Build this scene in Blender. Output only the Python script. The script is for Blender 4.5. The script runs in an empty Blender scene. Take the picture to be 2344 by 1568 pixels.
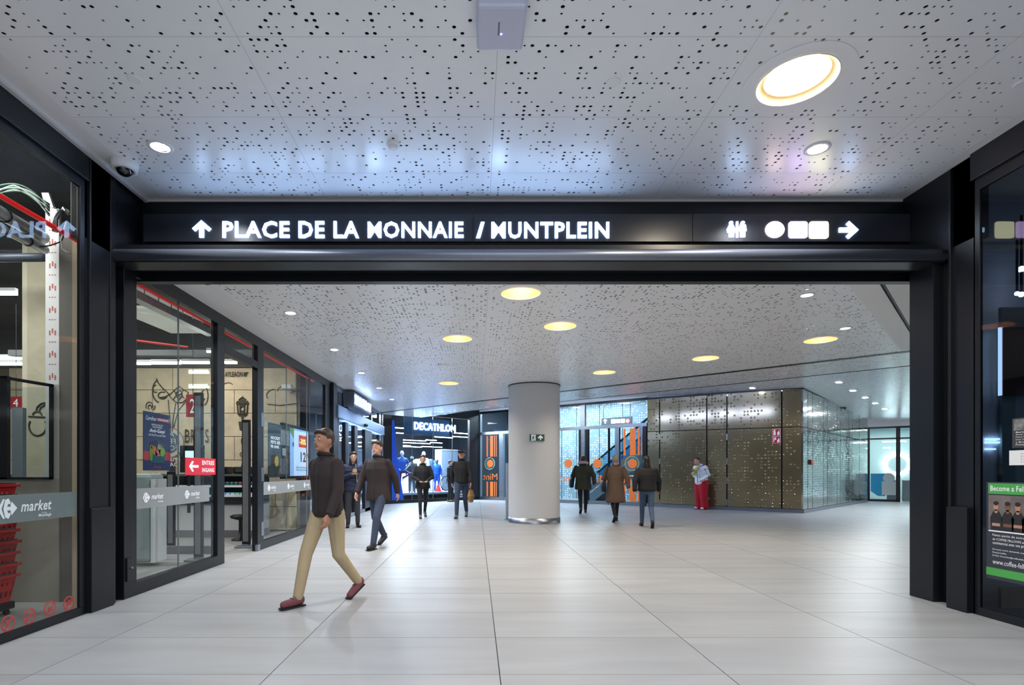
import bpy, bmesh, math, random
import numpy as np
from mathutils import Vector, Matrix
R = random.Random(7)
SC = bpy.context.scene
COL = SC.collection
# ------------------------------------------------------------------ camera, world, exposure
F, CX, CY, H = 1255.0, 1090.0, 1079.0, 1.25        # focal length and vanishing point in pixels of the 2344 x 1568 frame, eye height
cd = bpy.data.cameras.new('camera')
cam = bpy.data.objects.new('camera', cd); COL.objects.link(cam)
cam.location = (0, 0, H); cam.rotation_euler = (math.pi/2, 0, 0)
cd.sensor_width = 36; cd.lens = F/2344*36
cd.shift_x = (1172-CX)/2344; cd.shift_y = (CY-784)/2344
cd.clip_start = .05; cd.clip_end = 200
SC.camera = cam
w = bpy.data.worlds.new('world'); SC.world = w; w.use_nodes = True
w.node_tree.nodes['Background'].inputs[0].default_value = (.80, .88, 1, 1)
w.node_tree.nodes['Background'].inputs[1].default_value = 1.0
vs = SC.view_settings
vs.view_transform = 'Standard'; vs.look = 'None'; vs.gamma = 1; vs.use_curve_mapping = False
vs.exposure = 0.54
cy = SC.cycles
cy.use_denoising = True; cy.use_adaptive_sampling = True; cy.adaptive_threshold = .02
cy.max_bounces = 7; cy.diffuse_bounces = 3; cy.glossy_bounces = 4; cy.transparent_max_bounces = 12; cy.transmission_bounces = 4
cy.sample_clamp_indirect = 6; cy.caustics_reflective = False; cy.caustics_refractive = False

def area(name, loc, sx, sy, watts, col=(1, 1, 1), rot=(0, 0, 0), disk=False, parent=None):
    l = bpy.data.lights.new(name, 'AREA'); l.shape = 'DISK' if disk else 'RECTANGLE'
    l.size = sx
    if not disk: l.size_y = sy
    l.energy = watts; l.color = col
    o = bpy.data.objects.new(name, l); COL.objects.link(o); o.location = loc; o.rotation_euler = rot
    if parent is not None:
        o.parent = parent; o.location = Vector(loc)-wloc(parent)
    return o

# ------------------------------------------------------------------ geometry helpers
def at(px, py, Y): return Vector(((px-CX)/F*Y, Y, H+(CY-py)/F*Y))
def fl(px, py): return at(px, py, F*H/(py-CY))
def wloc(o):
    v = Vector((0, 0, 0))
    while o is not None:
        v = v+Vector(o.location); o = o.parent
    return v

class Fr:
    """vertical wall frame: origin A on the floor, running to B; n points to the side the camera is on"""
    def __init__(s, A, B):
        s.o = Vector((A[0], A[1], 0)); d = Vector((B[0]-A[0], B[1]-A[1], 0)); s.L = d.length; s.u = d.normalized()
        n = Vector((s.u.y, -s.u.x, 0))
        if n.dot(-s.o) < 0: n = -n
        s.n = n
    def p(s, a, z, d=0): return s.o+s.u*a+s.n*d+Vector((0, 0, z))
    def uv(s, px, py=CY, d=0):
        dx = (px-CX)/F; o = s.o+s.n*d
        t = (o.x*s.n.x+o.y*s.n.y)/(dx*s.n.x+s.n.y)
        P = Vector((dx*t, t, 0))
        return (P-o).dot(s.u), H+(CY-py)/F*t

class MB:
    def __init__(s): s.v = []; s.f = []
    def add(s, vs, fs):
        n = len(s.v); s.v += [tuple(v) for v in vs]; s.f += [tuple(i+n for i in f) for f in fs]; return s
    def box(s, x0, x1, y0, y1, z0, z1):
        P = [(x, y, z) for z in (z0, z1) for y in (y0, y1) for x in (x0, x1)]
        return s.add(P, [(0, 2, 3, 1), (4, 5, 7, 6), (0, 1, 5, 4), (2, 6, 7, 3), (0, 4, 6, 2), (1, 3, 7, 5)])
    def fb(s, fr, a0, a1, z0, z1, d0, d1):
        P = [fr.p(a, z, d) for z in (z0, z1) for d in (d0, d1) for a in (a0, a1)]
        return s.add(P, [(0, 2, 3, 1), (4, 5, 7, 6), (0, 1, 5, 4), (2, 6, 7, 3), (0, 4, 6, 2), (1, 3, 7, 5)])
    def prism(s, bot, top):
        n = len(bot)
        return s.add(list(bot)+list(top), [tuple(range(n))[::-1], tuple(range(n, 2*n))]+[(i, (i+1) % n, (i+1) % n+n, i+n) for i in range(n)])
    def slab(s, pts, z0, z1): return s.prism([(x, y, z0) for x, y in pts], [(x, y, z1) for x, y in pts])
    def fpoly(s, fr, pts, d0, d1): return s.prism([fr.p(a, z, d0) for a, z in pts], [fr.p(a, z, d1) for a, z in pts])
    def tube(s, pts, r, n=8, cap=True):
        pts = [Vector(p) for p in pts]; rs = r if isinstance(r, (list, tuple)) else [r]*len(pts)
        V = []; Fc = []; ref = None
        for i, p in enumerate(pts):
            t = (pts[min(i+1, len(pts)-1)]-pts[max(i-1, 0)])
            t = t.normalized() if t.length > 1e-9 else Vector((0, 0, 1))
            if ref is None: ref = Vector((0, 0, 1)) if abs(t.z) < .9 else Vector((1, 0, 0))
            a = t.cross(ref)
            if a.length < 1e-4: a = t.cross(Vector((0, 1, 0)))
            a.normalize(); b = t.cross(a).normalized()
            for k in range(n):
                an = 2*math.pi*k/n
                V.append(p+a*(math.cos(an)*rs[i])+b*(math.sin(an)*rs[i]))
        for i in range(len(pts)-1):
            for k in range(n):
                k2 = (k+1) % n; Fc.append((i*n+k, i*n+k2, (i+1)*n+k2, (i+1)*n+k))
        if cap: Fc += [tuple(range(n))[::-1], tuple(range((len(pts)-1)*n, len(pts)*n))]
        return s.add(V, Fc)
    def lathe(s, c, prof, n=24, cap=True):
        V = []; Fc = []; m = len(prof)
        for r, z in prof:
            for k in range(n):
                an = 2*math.pi*k/n; V.append((c[0]+r*math.cos(an), c[1]+r*math.sin(an), c[2]+z))
        for i in range(m-1):
            for k in range(n):
                k2 = (k+1) % n; Fc.append((i*n+k, i*n+k2, (i+1)*n+k2, (i+1)*n+k))
        if cap: Fc += [tuple(range(n))[::-1], tuple(range((m-1)*n, m*n))]
        return s.add(V, Fc)
    def rings(s, rings, n=14):
        """closed loft through ellipses (cx,cy,cz,rx,ry)"""
        V = []; Fc = []; m = len(rings)
        for cx, cy_, cz, rx, ry in rings:
            for k in range(n):
                an = 2*math.pi*k/n; V.append((cx+rx*math.cos(an), cy_+ry*math.sin(an), cz))
        for i in range(m-1):
            for k in range(n):
                k2 = (k+1) % n; Fc.append((i*n+k, i*n+k2, (i+1)*n+k2, (i+1)*n+k))
        Fc += [tuple(range(n))[::-1], tuple(range((m-1)*n, m*n))]
        return s.add(V, Fc)
    def ball(s, c, rx, ry=None, rz=None, n=12, m=8, rot=None):
        ry = rx if ry is None else ry; rz = rx if rz is None else rz
        V = []; Fc = []; c = Vector(c)
        for i in range(1, m):
            th = math.pi*i/m
            for k in range(n):
                an = 2*math.pi*k/n
                v = Vector((rx*math.sin(th)*math.cos(an), ry*math.sin(th)*math.sin(an), rz*math.cos(th)))
                V.append(c+(rot @ v if rot else v))
        a = len(V); tv = Vector((0, 0, rz)); V.append(c+(rot @ tv if rot else tv)); V.append(c-(rot @ tv if rot else tv))
        for i in range(m-2):
            for k in range(n):
                k2 = (k+1) % n; Fc.append((i*n+k, (i+1)*n+k, (i+1)*n+k2, i*n+k2))
        for k in range(n):
            k2 = (k+1) % n; Fc.append((a, k, k2)); Fc.append((a+1, (m-2)*n+k2, (m-2)*n+k))
        return s.add(V, Fc)
    def disc(s, fr, a, z, r, d0, d1, n=20, ra=None):
        ra = r if ra is None else ra
        return s.fpoly(fr, [(a+ra*math.cos(2*math.pi*k/n), z+r*math.sin(2*math.pi*k/n)) for k in range(n)], d0, d1)
    def ring(s, fr, a, z, r0, r1, d0, d1, n=24, e=1.0):
        for k in range(n):
            t0, t1 = 2*math.pi*k/n, 2*math.pi*(k+1)/n
            s.fpoly(fr, [(a+e*r*math.cos(t), z+r*math.sin(t)) for r, t in ((r0, t0), (r1, t0), (r1, t1), (r0, t1))], d0, d1)
        return s
    def build(s, name, m, parent=None, smooth=False, bevel=0, local=False, uvw=None, flip=True):
        me = bpy.data.meshes.new(name); me.from_pydata(s.v, [], s.f); me.update()
        if flip:
            b = bmesh.new(); b.from_mesh(me); bmesh.ops.recalc_face_normals(b, faces=b.faces[:]); b.to_mesh(me); b.free()
        return finish(me, name, m, parent, smooth, bevel, local, uvw)

def finish(me, name, m, parent=None, smooth=False, bevel=0, local=False, uvw=None):
    if m is not None: me.materials.append(m)
    if smooth: me.polygons.foreach_set('use_smooth', [True]*len(me.polygons))
    if uvw is not None:                                     # (frame) uv in metres
        uvl = me.uv_layers.new(name='uv')
        for lp in me.loops:
            v = me.vertices[lp.vertex_index].co
            if isinstance(uvw, Fr): uvl.data[lp.index].uv = ((v-uvw.o).dot(uvw.u), v.z)
            else: uvl.data[lp.index].uv = (v.x, v.y)
    o = bpy.data.objects.new(name, me); COL.objects.link(o)
    if parent is not None:
        o.parent = parent
        if not local: o.location = -wloc(parent)
    if bevel:
        md = o.modifiers.new('bevel', 'BEVEL'); md.width = bevel; md.segments = 2; md.limit_method = 'ANGLE'; md.angle_limit = .7
    return o

def tag(o, label=None, cat=None, group=None, kind=None):
    if label: o['label'] = label
    if cat: o['category'] = cat
    if group: o['group'] = group
    if kind: o['kind'] = kind
    return o
def thing(name, loc, label, cat, group=None, kind=None):
    o = bpy.data.objects.new(name, None); COL.objects.link(o); o.location = loc; o.empty_display_size = .1
    return tag(o, label, cat, group, kind)
def struct(name, label=None, loc=(0, 0, 0)):
    o = bpy.data.objects.new(name, None); COL.objects.link(o); o.location = loc
    return tag(o, label, None, None, 'structure')

# ------------------------------------------------------------------ materials
def lin(c):
    return tuple(((v/255)/12.92 if v/255 <= .04045 else ((v/255+.055)/1.055)**2.4) for v in c)+(1,)
MATS = {}
def mat(name, rgb, rough=.5, metal=0, emit=0, ecol=None, var=0, scale=6, bump=0, bscale=60, alpha=1, spec=.5, coat=0, stretch=None):
    if name in MATS: return MATS[name]
    m = bpy.data.materials.new(name); m.use_nodes = True; nt = m.node_tree; N = nt.nodes; b = N['Principled BSDF']
    c = lin(rgb)
    b.inputs['Base Color'].default_value = c; b.inputs['Roughness'].default_value = rough; b.inputs['Metallic'].default_value = metal
    b.inputs['Specular IOR Level'].default_value = spec; b.inputs['Coat Weight'].default_value = coat; b.inputs['Alpha'].default_value = alpha
    if emit:
        b.inputs['Emission Color'].default_value = lin(ecol or rgb); b.inputs['Emission Strength'].default_value = emit
    if var or bump:
        tc = N.new('ShaderNodeTexCoord'); mp = N.new('ShaderNodeMapping'); nt.links.new(tc.outputs['Object'], mp.inputs[0])
        if stretch: mp.inputs['Scale'].default_value = stretch
    if var:
        no = N.new('ShaderNodeTexNoise'); no.inputs['Scale'].default_value = scale; no.inputs['Detail'].default_value = 5
        nt.links.new(mp.outputs[0], no.inputs['Vector'])
        mr = N.new('ShaderNodeMapRange'); mr.inputs[1].default_value = .3; mr.inputs[2].default_value = .7
        mr.inputs[3].default_value = 1-var; mr.inputs[4].default_value = 1+var*.6
        nt.links.new(no.outputs[0], mr.inputs[0])
        mx = N.new('ShaderNodeVectorMath'); mx.operation = 'SCALE'; mx.inputs[0].default_value = c[:3]
        nt.links.new(mr.outputs[0], mx.inputs['Scale']); nt.links.new(mx.outputs[0], b.inputs['Base Color'])
    if bump:
        n2 = N.new('ShaderNodeTexNoise'); n2.inputs['Scale'].default_value = bscale; nt.links.new(mp.outputs[0], n2.inputs['Vector'])
        bp = N.new('ShaderNodeBump'); bp.inputs['Strength'].default_value = bump; bp.inputs['Distance'].default_value = .01
        nt.links.new(n2.outputs[0], bp.inputs['Height']); nt.links.new(bp.outputs[0], b.inputs['Normal'])
    MATS[name] = m
    return m
def glass(name, tint=(241, 245, 245), ior=1.3, rough=0.02, haze=0, hcol=(160, 170, 172)):
    if name in MATS: return MATS[name]
    m = bpy.data.materials.new(name); m.use_nodes = True; nt = m.node_tree; N = nt.nodes; N.remove(N['Principled BSDF'])
    out = N['Material Output']
    tr = N.new('ShaderNodeBsdfTransparent'); tr.inputs[0].default_value = lin(tint)
    gl = N.new('ShaderNodeBsdfGlossy'); gl.inputs['Roughness'].default_value = rough
    fr = N.new('ShaderNodeFresnel'); fr.inputs[0].default_value = ior
    ge = N.new('ShaderNodeNewGeometry'); sb = N.new('ShaderNodeMath'); sb.operation = 'SUBTRACT'; sb.use_clamp = True   # reflect on the outer face only
    nt.links.new(fr.outputs[0], sb.inputs[0]); nt.links.new(ge.outputs['Backfacing'], sb.inputs[1])
    mx = N.new('ShaderNodeMixShader'); nt.links.new(sb.outputs[0], mx.inputs[0]); nt.links.new(tr.outputs[0], mx.inputs[1]); nt.links.new(gl.outputs[0], mx.inputs[2])
    last = mx
    if haze:
        df = N.new('ShaderNodeBsdfDiffuse'); df.inputs[0].default_value = lin(hcol)
        m2 = N.new('ShaderNodeMixShader'); m2.inputs[0].default_value = haze
        nt.links.new(mx.outputs[0], m2.inputs[1]); nt.links.new(df.outputs[0], m2.inputs[2]); last = m2
    nt.links.new(last.outputs[0], out.inputs[0])
    MATS[name] = m
    return m
def dotted(name, rgb, rough, metal, pitch, rad, dens, mode, dark=(30, 30, 32), strength=1.0, wave=0):
    """cells of a square grid, some with a dot: 'bump' = embossed, 'hole' = dark punched hole, 'both' = punched and raised"""
    m = bpy.data.materials.new(name); m.use_nodes = True; nt = m.node_tree; N = nt.nodes; b = N['Principled BSDF']; L = nt.links.new
    b.inputs['Base Color'].default_value = lin(rgb); b.inputs['Roughness'].default_value = rough; b.inputs['Metallic'].default_value = metal
    uv = N.new('ShaderNodeUVMap'); uv.uv_map = 'uv'
    sc = N.new('ShaderNodeVectorMath'); sc.operation = 'SCALE'; sc.inputs['Scale'].default_value = 1/pitch; L(uv.outputs[0], sc.inputs[0])
    fl_ = N.new('ShaderNodeVectorMath'); fl_.operation = 'FLOOR'; L(sc.outputs[0], fl_.inputs[0])
    fr_ = N.new('ShaderNodeVectorMath'); fr_.operation = 'FRACTION'; L(sc.outputs[0], fr_.inputs[0])
    wn = N.new('ShaderNodeTexWhiteNoise'); wn.noise_dimensions = '2D'; L(fl_.outputs[0], wn.inputs['Vector'])
    di = N.new('ShaderNodeVectorMath'); di.operation = 'DISTANCE'; L(fr_.outputs[0], di.inputs[0]); di.inputs[1].default_value = (.5, .5, 0)
    ns = N.new('ShaderNodeTexNoise'); ns.inputs['Scale'].default_value = .22; ns.inputs['Detail'].default_value = 1; L(fl_.outputs[0], ns.inputs['Vector'])
    th = N.new('ShaderNodeMapRange'); L(ns.outputs[0], th.inputs[0]); th.inputs[1].default_value = .35; th.inputs[2].default_value = .65
    th.inputs[3].default_value = dens*.3; th.inputs[4].default_value = dens*1.8
    lt = N.new('ShaderNodeMath'); lt.operation = 'LESS_THAN'; L(wn.outputs['Value'], lt.inputs[0]); L(th.outputs[0], lt.inputs[1])
    sm = N.new('ShaderNodeMapRange'); sm.interpolation_type = 'SMOOTHSTEP'; L(di.outputs['Value'], sm.inputs[0])
    sm.inputs[1].default_value = rad*(.3 if mode != 'hole' else .8); sm.inputs[2].default_value = rad*1.1; sm.inputs[3].default_value = 1; sm.inputs[4].default_value = 0
    mu = N.new('ShaderNodeMath'); mu.operation = 'MULTIPLY'; L(sm.outputs[0], mu.inputs[0]); L(lt.outputs[0], mu.inputs[1])
    if mode in ('hole', 'both'):
        mx = N.new('ShaderNodeMix'); mx.data_type = 'RGBA'; L(mu.outputs[0], mx.inputs[0]); mx.inputs[6].default_value = lin(rgb); mx.inputs[7].default_value = lin(dark)
        L(mx.outputs[2], b.inputs['Base Color'])
    if mode in ('bump', 'both'):
        bp = N.new('ShaderNodeBump'); bp.inputs['Strength'].default_value = strength; bp.inputs['Distance'].default_value = pitch*.35
        h = mu.outputs[0]
        if wave:
            n3 = N.new('ShaderNodeTexNoise'); n3.inputs['Scale'].default_value = 1.6; n3.inputs['Detail'].default_value = 2; L(uv.outputs[0], n3.inputs['Vector'])
            ma = N.new('ShaderNodeMath'); ma.operation = 'MULTIPLY_ADD'; L(n3.outputs[0], ma.inputs[0]); ma.inputs[1].default_value = wave; L(mu.outputs[0], ma.inputs[2]); h = ma.outputs[0]
        L(h, bp.inputs['Height']); L(bp.outputs[0], b.inputs['Normal'])
    return m

M = dict(
 black=mat('black powder coated metal', (20, 22, 28), .34, .25),
 black2=mat('matt black metal', (14, 16, 20), .4, .2),
 steel=mat('brushed steel', (150, 156, 164), .32, .9, var=.12, scale=4, stretch=(1, 1, 12)),
 dsteel=mat('dark steel tube', (132, 138, 152), .42, .8),
 white=mat('white painted metal', (226, 228, 230), .38),
 whitep=mat('white plastic', (232, 234, 238), .35),
 plaster=mat('white plaster', (228, 229, 231), .7, var=.03, scale=2, bump=.05, bscale=90),
 hole=mat('dark plenum', (26, 30, 38), .9),
 gold=mat('gold reflector', (86, 52, 11), .5, .1),
 grey=mat('mid grey paint', (110, 112, 116), .6, var=.1),
 dgrey=mat('dark grey paint', (48, 50, 54), .6, var=.15),
 red=mat('red plastic', (190, 30, 34), .4),
 rubber=mat('black rubber', (20, 20, 22), .7),
 letter=mat('lit blue white lettering', (255, 255, 255), .5, emit=10, ecol=(170, 206, 255)),
 paper=mat('white paper', (225, 226, 228), .7),
 ink=mat('dark ink', (40, 42, 48), .7),
 wprint=mat('white print', (225, 228, 232), .6, emit=.12),
)
M['glass'] = glass('clear glass')
M['glassd'] = glass('tinted glass', (150, 160, 172))
M['frost'] = glass('frosted film', (150, 158, 160), haze=.5, hcol=(196, 202, 204))

_fonts = {}
def text(body, fr, a, z, w=None, h=None, d=0.004, th=.003, m=None, parent=None, name='lettering', bold=0.0, mirror=False, slant=0, R3=None, label=None, sp=1.0):
    """flat lettering: lower-left corner at (a,z) of a frame, scaled to width w and height h"""
    cu = bpy.data.curves.new('t', 'FONT'); cu.body = body; cu.size = 1; cu.offset = bold; cu.shear = slant; cu.resolution_u = 2; cu.space_character = sp+bold*2.5
    o = bpy.data.objects.new('t', cu); COL.objects.link(o)
    dg = bpy.context.evaluated_depsgraph_get(); dg.update()
    me = bpy.data.meshes.new_from_object(o.evaluated_get(dg)); bpy.data.objects.remove(o); bpy.data.curves.remove(cu)
    n = len(me.vertices); co = np.empty(n*3); me.vertices.foreach_get('co', co); co = co.reshape(-1, 3)
    mn = co.min(0); mxx = co.max(0); s = mxx-mn
    sx = w/s[0] if w else h/s[1]; sy = h/s[1] if h else sx
    u = (co[:, 0]-mn[0])*sx; v = (co[:, 1]-mn[1])*sy
    if mirror: u = s[0]*sx-u
    fc = [tuple(p.vertices) for p in me.polygons]
    bpy.data.meshes.remove(me)
    b = MB()
    if R3: O, U, V_, Nn = R3
    else: O = fr.p(a, z, d); U = fr.u; V_ = Vector((0, 0, 1)); Nn = fr.n
    P = [O+U*float(x)+V_*float(y)+Nn*th for x, y in zip(u, v)]
    b.add(P, fc)
    if th > .01:                                          # solid letters: back ring of side walls
        ed = {}
        for f in fc:
            for i in range(len(f)):
                e = (f[i], f[(i+1) % len(f)]); ed[e] = ed.get(e, 0)+1
        Q = [p-Nn*th for p in P]; k = len(b.v); b.v += [tuple(q) for q in Q]
        for (i, j) in ed:
            if (j, i) not in ed: b.f.append((j, i, i+k, j+k))
    o = b.build(name, m, parent, flip=False)
    if label: o['label'] = label
    return o
# ------------------------------------------------------------------ floor
def floor_mat():
    m = mat('pale stone tile', (206, 205, 204), .3, var=0, bump=0)
    nt = m.node_tree; N = nt.nodes; b = N['Principled BSDF']; L = nt.links.new
    tc = N.new('ShaderNodeTexCoord'); oi = N.new('ShaderNodeObjectInfo')
    mp = N.new('ShaderNodeMapping'); mp.inputs['Scale'].default_value = (.8, 2.2, 1); L(tc.outputs['Object'], mp.inputs[0])
    ad = N.new('ShaderNodeVectorMath'); ad.operation = 'ADD'; L(mp.outputs[0], ad.inputs[0])
    sc = N.new('ShaderNodeVectorMath'); sc.operation = 'SCALE'; L(oi.outputs['Location'], sc.inputs[0]); sc.inputs['Scale'].default_value = 3.7; L(sc.outputs[0], ad.inputs[1])
    n1 = N.new('ShaderNodeTexNoise'); n1.inputs['Scale'].default_value = 1.3; n1.inputs['Detail'].default_value = 6; n1.inputs['Distortion'].default_value = .4; L(ad.outputs[0], n1.inputs['Vector'])
    cr = N.new('ShaderNodeValToRGB'); cr.color_ramp.elements[0].position = .3; cr.color_ramp.elements[1].position = .7
    cr.color_ramp.elements[0].color = lin((146, 147, 149)); cr.color_ramp.elements[1].color = lin((158, 160, 163)); L(n1.outputs[0], cr.inputs[0])
    hs = N.new('ShaderNodeHueSaturation'); L(cr.outputs[0], hs.inputs['Color'])
    mr = N.new('ShaderNodeMapRange'); L(oi.outputs['Random'], mr.inputs[0]); mr.inputs[3].default_value = .96; mr.inputs[4].default_value = 1.03; L(mr.outputs[0], hs.inputs['Value'])
    L(hs.outputs[0], b.inputs['Base Color'])
    b.inputs['Roughness'].default_value = .36; b.inputs['Specular IOR Level'].default_value = .5
    return m
FLM = floor_mat()
fl_root = struct('floor', 'pale stone tiled floor of the arcade')
MB().box(-14, 20, -7, 30, -.12, -.012).build('floor_base', mat('tile grout', (84, 84, 86), .8), fl_root)
XJ = [-3.43, -2.73, -1.27, .145, 1.54, 2.92, 4.25, 5.62, 7.0, 8.4, 9.8, 11.2]
tile0 = None
tm = bpy.data.meshes.new('floor_tile'); bb = bmesh.new(); bmesh.ops.create_cube(bb, size=1)
bmesh.ops.scale(bb, vec=(1, 1, .012), verts=bb.verts); bb.to_mesh(tm); bb.free(); tm.materials.append(FLM)
GAP = .0065
for k in range(-8, 10):
    y0 = 3.374+.747*k; y1 = y0+.747
    for i in range(len(XJ)-1):
        x0, x1 = XJ[i], XJ[i+1]
        if y0 < 5.4 and x0 > 4.3: continue
        if y1 > 5 and x0 > 4.5+(y1-5.0)*1.1: continue
        o = bpy.data.objects.new('floor_tile', tm); COL.objects.link(o); o.parent = fl_root
        o.location = ((x0+x1)/2, (y0+y1)/2, -.006); o.scale = (x1-x0-GAP, .747-GAP, 1)
yb = 3.374+.747*10
b = MB()
for k in range(24):
    y0 = yb+.747*k
    for i in range(-1, 18):
        x0 = XJ[i] if 0 <= i < len(XJ) else (XJ[-1]+1.4*(i-len(XJ)+1) if i > 0 else -4.9)
        x1 = XJ[i+1] if 0 <= i < len(XJ)-1 else (x0+1.4 if i > 0 else XJ[0])
        if i < 0 and y0 < 20: continue
        b.box(x0+GAP/2, x1-GAP/2, y0+GAP/2, y0+.747-GAP/2, -.012, 0)
tag(b.build('floor_tile', FLM, fl_root, flip=False), kind='stuff')
for (nm, x0, x1, y0, y1) in (('shop floor left', -14, -3.435, -2, 19.9), ('shop floor right', 4.47, 9, -2, 5.4)):
    MB().box(x0, x1, y0, y1, -.012, -.002).build('shop_floor', mat(nm, (150, 150, 150), .3, var=.06, scale=3), fl_root)

# ------------------------------------------------------------------ lamps positions
ZN, ZF = H+2.785, 3.37                       # near and far ceiling heights
def on_ceil(px, py, z): Y = F*(z-H)/(CY-py); return ((px-CX)/F*Y, Y)
BIG = [(on_ceil(1824, 184, ZN), .262, ZN)]+[(on_ceil(px, py, ZF), .235, ZF) for px, py in ((1192, 671), (1282, 746), (1047, 775), (1878, 778), (1615, 820), (1383, 852), (1027, 877), (1344, 905), (1132, 931))]
BIG.append((on_ceil(1003, 947.5, ZF), .235, ZF))
SMALL_N = [on_ceil(367, 336, ZN), on_ceil(1871, 340, ZN)]
SMALL_F = [on_ceil(px, py, ZF) for px, py in ((665, 716), (765, 800), (827, 853), (868, 888), (898, 914), (1847, 675), (1935, 751))]
def ceil3(x, y): return 3.74-.0533*(x-9.87)-.0043*(y-16.5)
def on_c3(px, py):
    Y = 15.
    for _ in range(30):
        X = (px-CX)/F*Y; Y = F*(ceil3(X, Y)-H)/(CY-py)
    return ((px-CX)/F*Y, Y)
SMALL_3 = [on_c3(px, py) for px, py in ((1723, 888), (1921, 875), (1953, 894), (1981, 910), (2004, 923), (2026, 936), (1355, 915))]
HOLES_N = [(BIG[0][0], BIG[0][1]+.02)]+[(p, .085) for p in SMALL_N]
HOLES_F = [(p, r+.02) for p, r, z in BIG[1:]]+[(p, .075) for p in SMALL_F]

# ------------------------------------------------------------------ perforated ceiling panels (real punched holes)
CEM = mat('white lacquered ceiling metal', (238, 239, 242), .3, coat=0, spec=.5)
rng = np.random.default_rng(5)
PIT = .05
def density(nx, ny):
    base = rng.random((nx, ny)); k = np.zeros((nx, ny), int)
    # clustered random pattern: short runs and pairs, big and small holes
    cl = rng.random((nx//6+2, ny//6+2)); cl = np.kron(cl, np.ones((6, 6)))[:nx, :ny]
    p = .16+.25*cl
    k[base < p] = 2; k[base < p*.42] = 1
    return k
def perf_panel(x0, x1, y0, y1, z, holes, inside=None, th=.004, rs=(.0135, .0085), seg=8, name='ceiling_panel', parent=None):
    nx = max(1, round((x1-x0)/PIT)); ny = max(1, round((y1-y0)/PIT)); dx = (x1-x0)/nx; dy = (y1-y0)/ny
    k = density(nx, ny)
    xs = x0+dx*(np.arange(nx)+.5); ys = y0+dy*(np.arange(ny)+.5)
    Xc, Yc = np.meshgrid(xs, ys, indexing='ij')
    keep = np.ones((nx, ny), bool)
    for (hx, hy), r in holes:
        if x0-r-.1 < hx < x1+r+.1 and y0-r-.1 < hy < y1+r+.1:
            d = np.hypot(Xc-hx, Yc-hy); keep &= d > r; k[d < r+.06] = 0
    if inside is not None: keep &= inside(Xc, Yc); 
    k[~keep] = -1
    if x1-x0 > .3: k[0, :] = np.minimum(k[0, :], 0); 
    V = []; Fc = []
    g = .0007
    cs = [(math.cos(2*math.pi*(j+.5)/seg), math.sin(2*math.pi*(j+.5)/seg)) for j in range(seg)]
    for j in range(ny):
        ya = y0+dy*j+(g if j == 0 else 0); yb_ = y0+dy*(j+1)-(g if j == ny-1 else 0)
        i = 0
        while i < nx:
            if k[i, j] < 0: i += 1; continue
            if k[i, j] == 0:
                i2 = i
                while i2 < nx and k[i2, j] == 0: i2 += 1
                xa = x0+dx*i+(g if i == 0 else 0); xb = x0+dx*i2-(g if i2 == nx else 0)
                n = len(V); V += [(xa, ya, z), (xb, ya, z), (xb, yb_, z), (xa, yb_, z)]; Fc.append((n, n+3, n+2, n+1)); i = i2; continue
            xa = x0+dx*i+(g if i == 0 else 0); xb = x0+dx*(i+1)-(g if i == nx-1 else 0)
            cx, cy_ = xs[i], ys[j]; r = rs[0] if k[i, j] == 1 else rs[1]
            n = len(V)
            V += [(xa, ya, z), (xb, ya, z), (xb, yb_, z), (xa, yb_, z)]
            V += [(cx+r*c, cy_+r*s, z) for c, s in cs]; V += [(cx+r*c, cy_+r*s, z+th) for c, s in cs]
            h = n+4; q = seg//4
            # corner order: 3 = (-,+)...; hole verts j: angle 22.5+45j
            for a, cidx in enumerate((2, 3, 0, 1)):           # corners at 45,135,225,315 degrees
                j0 = (2*a) % seg; j1 = (2*a+1) % seg; j2 = (2*a+2) % seg
                nxt = (3, 0, 1, 2)[a]
                Fc.append((n+cidx, h+j1, h+j0)); Fc.append((n+cidx, n+nxt, h+j2, h+j1))
            for a in range(seg):
                a2 = (a+1) % seg; Fc.append((h+a, h+a2, h+seg+a2, h+seg+a))
            i += 1
    if not Fc: return None
    me = bpy.data.meshes.new(name); me.from_pydata(V, [], Fc); me.update()
    return finish(me, name, CEM, parent)

# near ceiling
cn = struct('ceiling', 'white perforated metal ceiling in front of the portal')
XN = [-3.18, -1.53, .14, 1.81, 3.48, 4.24]; YN = [1.91, 2.71, 3.513, 4.31, 5.117, 5.55]
for j in range(len(YN)-1):
    for i in range(len(XN)-1):
        perf_panel(XN[i], XN[i+1], YN[j], YN[j+1], ZN, HOLES_N, parent=cn)
def edge_slab(b, pts, z, t=.012): b.slab(pts, z, z+t)
b = MB()
b.slab([(-3.38, -7), (-3.18, -7), (-3.18, 5.63), (-3.38, 5.63)], ZN-.001, ZN+.012)
b.slab([(4.24, -7), (4.44, -7), (4.44, 5.63), (4.24, 5.63)], ZN-.001, ZN+.012)
b.slab([(-3.18, 5.55), (4.24, 5.55), (4.24, 5.63), (-3.18, 5.63)], ZN-.001, ZN+.012)
b.slab([(-3.18, -7), (4.24, -7), (4.24, 1.91), (-3.18, 1.91)], ZN-.001, ZN+.012)
b.build('ceiling_border', mat('white ceiling border', (232, 231, 232), .45), cn)
b = MB(); b.box(-3.40, -3.365, -7, 5.64, ZN-.025, ZN+.02); b.box(4.425, 4.46, -7, 5.64, ZN-.025, ZN+.02)
b.box(-3.4, 4.46, 5.615, 5.64, ZN-.02, ZN+.02)
b.build('edge_trim', mat('ceiling edge trim', (196, 194, 196), .5), cn)
MB().box(-3.6, 4.7, -7, 5.8, ZN+.32, ZN+.36).build('plenum', M['hole'], cn)

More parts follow.
